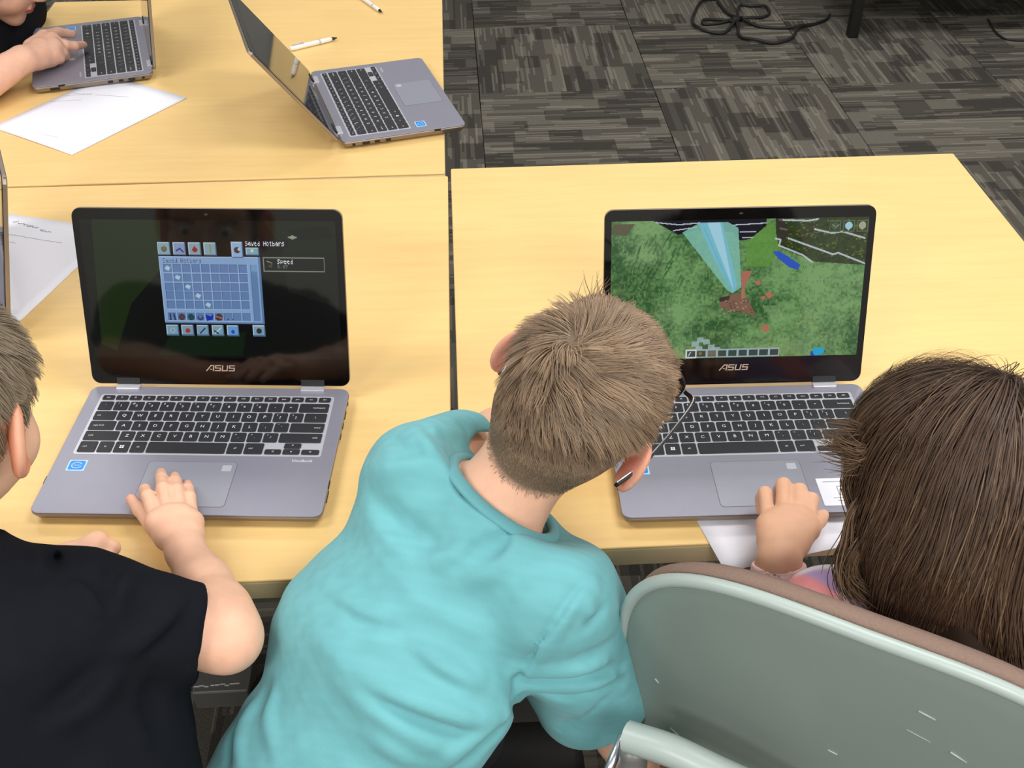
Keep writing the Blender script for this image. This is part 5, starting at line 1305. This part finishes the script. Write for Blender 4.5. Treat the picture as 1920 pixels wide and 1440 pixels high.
    for pts, n, sp, sd_ in (([(1680, 800, .94), (1640, 808, .935), (1600, 800, .935), (1570, 795, .94)], 60, .0035, 1), ([(1690, 830, .93), (1640, 842, .925), (1595, 838, .93), (1552, 822, .935)], 80, .0035, 2),
                            ([(1690, 860, .93), (1640, 855, .925), (1600, 862, .93), (1560, 842, .94)], 70, .004, 3), ([(1660, 830, .93), (1605, 868, .93), (1583, 905, .94), (1600, 955, .945), (1625, 990, .94)], 60, .0025, 4),
                            ([(1640, 900, .93), (1600, 960, .935), (1590, 1010, .94), (1582, 1060, .945), (1600, 1100, .95)], 110, .004, 5), ([(1660, 960, .93), (1610, 1020, .935), (1590, 1080, .945), (1640, 1130, .95)], 110, .005, 6)):
        P, cc = lock(pts, n, sp, sd_, .0004); lp.append((P, cc))
    for P, cc in lp: ribbons('hair_lock', P, np.concatenate([np.ones(P.shape[1] - 4), np.linspace(1, .2, 4)]) * .0005, cc, np.broadcast_to(_up * .5 + _rt, P.shape) + 0, M['hair'], root, 3)
long_hair_child()

# ------------------------------------------------------------ person at the far left laptop
def far_person():
    root = empty('person', (-1.20, 2.25, 0)); tag(root, 'person in black at the top left with a hand on the far laptop', 'person')
    wr = atz(42, 112, .80); el = A(-110, 205, 2.02)
    z = .792
    mc = [atz(98, 76, z + .004), atz(102, 90, z), atz(98, 102, z - .006), atz(90, 110, z - .012)]
    fing = [[atz(122, 84, .790), atz(140, 86, .782), atz(157, 84, .772)], [atz(118, 98, .782), atz(122, 104, .770), atz(116, 106, .766)], [atz(112, 108, .778), atz(112, 112, .768), atz(106, 112, .765)], [atz(100, 114, .774), atz(100, 116, .768), atz(94, 116, .764)]]
    th = [atz(58, 88, .798), atz(82, 68, .796), atz(108, 61, .787), atz(136, 64, .774)]
    h = hand(wr, mc, fing, th, .024, 1.25)
    hc = A(-18, -82, 2.16); H = Head(hc, frame(np.array([.85, .1, -.5]), np.array([.4, 0, .9])), 1.1)
    nb = hc + np.array([-.085, .02, -.12]); Rs = nb + np.array([.02, -.16, -.04]); Ls = nb + np.array([.02, .16, -.04]); chest = nb + np.array([-.02, 0, -.14]); hip = np.array([-1.36, 2.30, .52])
    body = su(.02, H.skull(), cap(nb, H.w(0, -.03, -.04), .055, .05)); body = su(.03, body, chain([Rs, el, wr], [.05, .042, .026]), cap(chest, hip, .10, .11)); body = su(.006, body, h)
    solid('body', body, (-1.55, 1.80, .45), (-.80, 2.55, 1.30), .0036, M['skin'], root, lambda P: H.colour(P, (232, 184, 160), (80, 66, 54), hairline_fn(1, -.08))); H.eyes(root)
    hs = H.simple(); rt_ = scalp_points(hs, H, 5000, 51, hairline_fn(1, -.08)); rp = strands_flow(hs, H, rt_, 52, (0, -.03, .10), .05, 6, .5, (.002, .012), 0, 200, .6)
    ribbons('hair', rp, np.linspace(1, .3, 6) * .0009, s2l((86, 70, 56)) * (.6 + .5 * np.random.default_rng(5).random((len(rt_), 1))), np.cross(np.gradient(rp, axis=1), grad(hs, rp.reshape(-1, 3)).reshape(rp.shape)), M['hair'], root, 2)
    sh = su(.05, flatcap(chest, hip, (0, 1, 0), .15, .15, .75), cap(Ls, Rs, .07), cap(Rs, Rs * .35 + el * .65, .075, .068))
    sh = sub(sh, cap(Rs * .5 + el * .5, el, .05, .06), .006)
    solid('t_shirt', wrinkle(sh, .003, 40, 3, 6), (-1.65, 1.9, .40), (-.85, 2.62, 1.25), .006, M['black_cloth'], root)
    tr = su(.04, cap(hip, hip + np.array([0, 0, -.05]), .13), *[chain([hip + np.array([0, sx * .08, -.04]), hip + np.array([.36, sx * .1, -.04]), np.array([hip[0] + .36, hip[1] + sx * .1, .05])], [.09, .07, .05], .02) for sx in (-1, 1)])
    solid('trousers', tr, (-1.62, 2.0, 0), (-.82, 2.6, .75), .008, M['trouser'], root)
    st = empty('stool', (hip[0], hip[1], 0)); tag(st, 'black stool under the person at the far left table', 'stool')
    MB().slab([(.19 * math.cos(t), .19 * math.sin(t)) for t in np.linspace(0, 2 * math.pi, 32, endpoint=False)], .305, .34, .008).build('seat', M['black'], st, True)
    for k in range(4):
        a = math.pi / 4 + k * math.pi / 2; MB().tube([(.12 * math.cos(a), .12 * math.sin(a), .305), (.18 * math.cos(a), .18 * math.sin(a), .0)], .011, 10).build('leg', M['steel_grey'], st, True)
far_person()
# ------------------------------------------------------------ grey chair in the foreground
def grey_chair():
    yaw, lean = CH_Y, .12; hw, hh, curv = .236 * CH_S, .212 * CH_S, .025 * CH_S
    W = np.array([math.cos(yaw), math.sin(yaw), 0]); N0 = np.array([-math.sin(yaw), math.cos(yaw), 0]); Z = np.array([0, 0, 1.0])
    U = Z * math.cos(lean) - N0 * math.sin(lean); N = N0 * math.cos(lean) + Z * math.sin(lean)
    fl = np.array([CH_C[0], CH_C[1], 0]) + N0 * .2
    root = empty('chair', fl); tag(root, 'grey plastic-shell chair with brown padded back in the foreground', 'chair')
    Cc = CH_C - fl
    def outl(n, sx=1.0, sz=1.0, e=2.8):
        t = np.linspace(0, 2 * math.pi, n, endpoint=False); c, s = np.cos(t), np.sin(t)
        return hw * sx * np.sign(c) * np.abs(c) ** (2 / e), hh * sz * np.sign(s) * np.abs(s) ** (2 / e)
    def at(x, z, w): return Cc + W * x + U * z + N * (curv * (x / hw) ** 2 + w)
    def dish(name, mat, prof, sx=1.0, sz=1.0, parent=root, n=72):
        """prof: list of (scale of the outline, offset along the normal) from the back centre to the front centre"""
        V = []; ox, oz = outl(n, sx, sz)
        for k, w in prof:
            for x, z in zip(ox, oz): V.append(at(x * k, z * k, w))
        m = len(prof); F = [(i * n + j, (i + 1) * n + j, (i + 1) * n + (j + 1) % n, i * n + (j + 1) % n) for i in range(m - 1) for j in range(n)]
        F += [tuple(range(n)), tuple(reversed(range((m - 1) * n, m * n)))]
        return link(name, mesh_from(name, V, F, True), mat, parent)
    bow = lambda k: -.012 * (1 - k * k)        # the shell bulges backwards a little
    ks = [.05, .2, .4, .6, .75, .88, .955]
    dish('back_shell', M['chair_shell'], [(k, bow(k)) for k in ks] + [(.985, .001), (.985, .007)] + [(k, bow(k) + .006) for k in reversed(ks)])
    for (u0, v0, u1, v1, r_) in ((1228, 1272, 1235, 1281, .0009), (1256, 1364, 1284, 1390, .0008), (1722, 1333, 1754, 1350, .0008), (1552, 1406, 1570, 1415, .0007), (1782, 1410, 1812, 1430, .0009), (1700, 1368, 1745, 1392, .0004)):
        ends = []
        for u, v in ((u0, v0), (u1, v1)):
            w = -.012
            for _ in range(8):
                d = ray(u, v); p = CAM + d * (((CH_C + N * w) - CAM) @ N) / (d @ N); q = p - CH_C; x, z_ = q @ W, q @ U
                k = max((abs(x / hw) ** 2.8 + abs(z_ / hh) ** 2.8) ** (1 / 2.8), .01); w = curv * (x / hw) ** 2 + bow(k) - .0004
            ends.append(p - fl)
        MB().tube(ends, r_, 6).build('scratch', M['chair_rim'], root, True)
    ox, oz = outl(96, .992, .992); P = [at(x, z, .003) for x, z in zip(ox, oz)]; P.append(P[0]); P.append(P[1])
    MB().tube(P, .0062, 10, False).build('shell_rim', M['chair_rim'], root, True)
    ks2 = [.1, .4, .7, .9]
    dish('liner', M['liner'], [(k, .007) for k in ks2] + [(.955, .008), (.965, .011), (.95, .013)] + [(k, .013) for k in reversed(ks2)], 1, 1.0)
    pf = [(.1, .012), (.5, .012), (.85, .011), (.95, .009), (.982, .011), (.992, .016), (.988, .023), (.96, .030), (.89, .035), (.7, .038), (.4, .039), (.1, .039)]
    dish('back_cushion', M['cushion'], pf, 1.0, 1.01)
    # seat, bracket, bar and legs
    seat_c = np.array([0, 0, .44]) + N0 * .06
    def sp(x, y, z): return seat_c + W * x + N0 * y + Z * z
    V = []; n = 48; o = rrect(-.21, .21, -.20, .20, .07, 11)[:n]
    for k, z in ((.1, -.03), (.9, -.03), (1, -.02), (1.0, -.005), (.98, .0)):
        for x, y in o: V.append(sp(x * k, y * k, z))
    m = len(o); F = [(i * m + j, (i + 1) * m + j, (i + 1) * m + (j + 1) % m, i * m + (j + 1) % m) for i in range(4) for j in range(m)] + [tuple(range(m)), tuple(reversed(range(4 * m, 5 * m)))]
    link('seat_shell', mesh_from('seat_shell', V, F, True), M['chair_shell'], root)
    V = []
    for k, z in ((.1, .001), (.97, .001), (1.0, .012), (.97, .028), (.8, .036), (.3, .038)):
        for x, y in o: V.append(sp(x * k, y * k, z))
    F = [(i * m + j, (i + 1) * m + j, (i + 1) * m + (j + 1) % m, i * m + (j + 1) % m) for i in range(5) for j in range(m)] + [tuple(range(m)), tuple(reversed(range(5 * m, 6 * m)))]
    link('seat_cushion', mesh_from('seat_cushion', V, F, True), M['cushion'], root)
    # moulded bar that carries the back, seen below the shell
    b0 = A(1184, 1383, .985) - fl; b1 = A(1260, 1408, .965) - fl; b2 = A(1345, 1448, .95) - fl; b3 = A(1460, 1500, .945) - fl
    MB().tube(spline([b0 - unit(b1 - b0) * .004, b0, b1, b2, b3], 6), np.concatenate([[.004], np.full(24, .0145)]), 14).build('back_bar', M['chair_rim'], root, True)
    MB().tube(spline([b0 + np.array([.002, 0, -.012]), b0 + np.array([.012, .0, -.09]), sp(-.15, -.16, -.02)], 6), [.013] * 13, 12).build('bar_bracket', M['steel_grey'], root, True)
    c0 = A(1168, 1378, 1.01) - fl; c1 = A(1138, 1452, 1.01) - fl
    MB().tube([c0, c1, c1 + (c1 - c0) * 4], .0048, 10).build('chrome_rod', M['chrome'], root, True)
    for sx in (-1, 1):
        MB().tube(spline([at(sx * .10, -hh * .75, -.012), at(sx * .11, -hh * 1.05, -.014), sp(sx * .14, -.19, -.045), sp(sx * .15, .0, -.045)], 5), .011, 10).build('back_support', M['steel_grey'], root, True)
        for sy in (-1, 1):
            MB().tube([sp(sx * .17, sy * .15, -.03), np.array([*(sp(sx * .22, sy * .20, 0)[:2]), 0.0])], .011, 10).build('leg', M['chrome'], root, True)
grey_chair()
# grey floor box under the left table
fb = empty('floor_box', (*atz(425, 1300, 0)[:2], 0), GY); tag(fb, 'small grey metal box with white scuffs on the floor under the left table', 'box')
MB().slab(rrect(-.048, .048, -.03, .05, .004, 2), 0, .045, .003).build('box_body', M['steel_grey'], fb)
rs = np.random.default_rng(2)
for k in range(9):
    sc = MB(); sc.box((-.042 + .0085 * k + .003 * rs.random(), -.018 + .004 * rs.random(), .0452), (.006 + .004 * rs.random(), .0022, .0004)); sc.build('scuff', M['print_white'], fb)
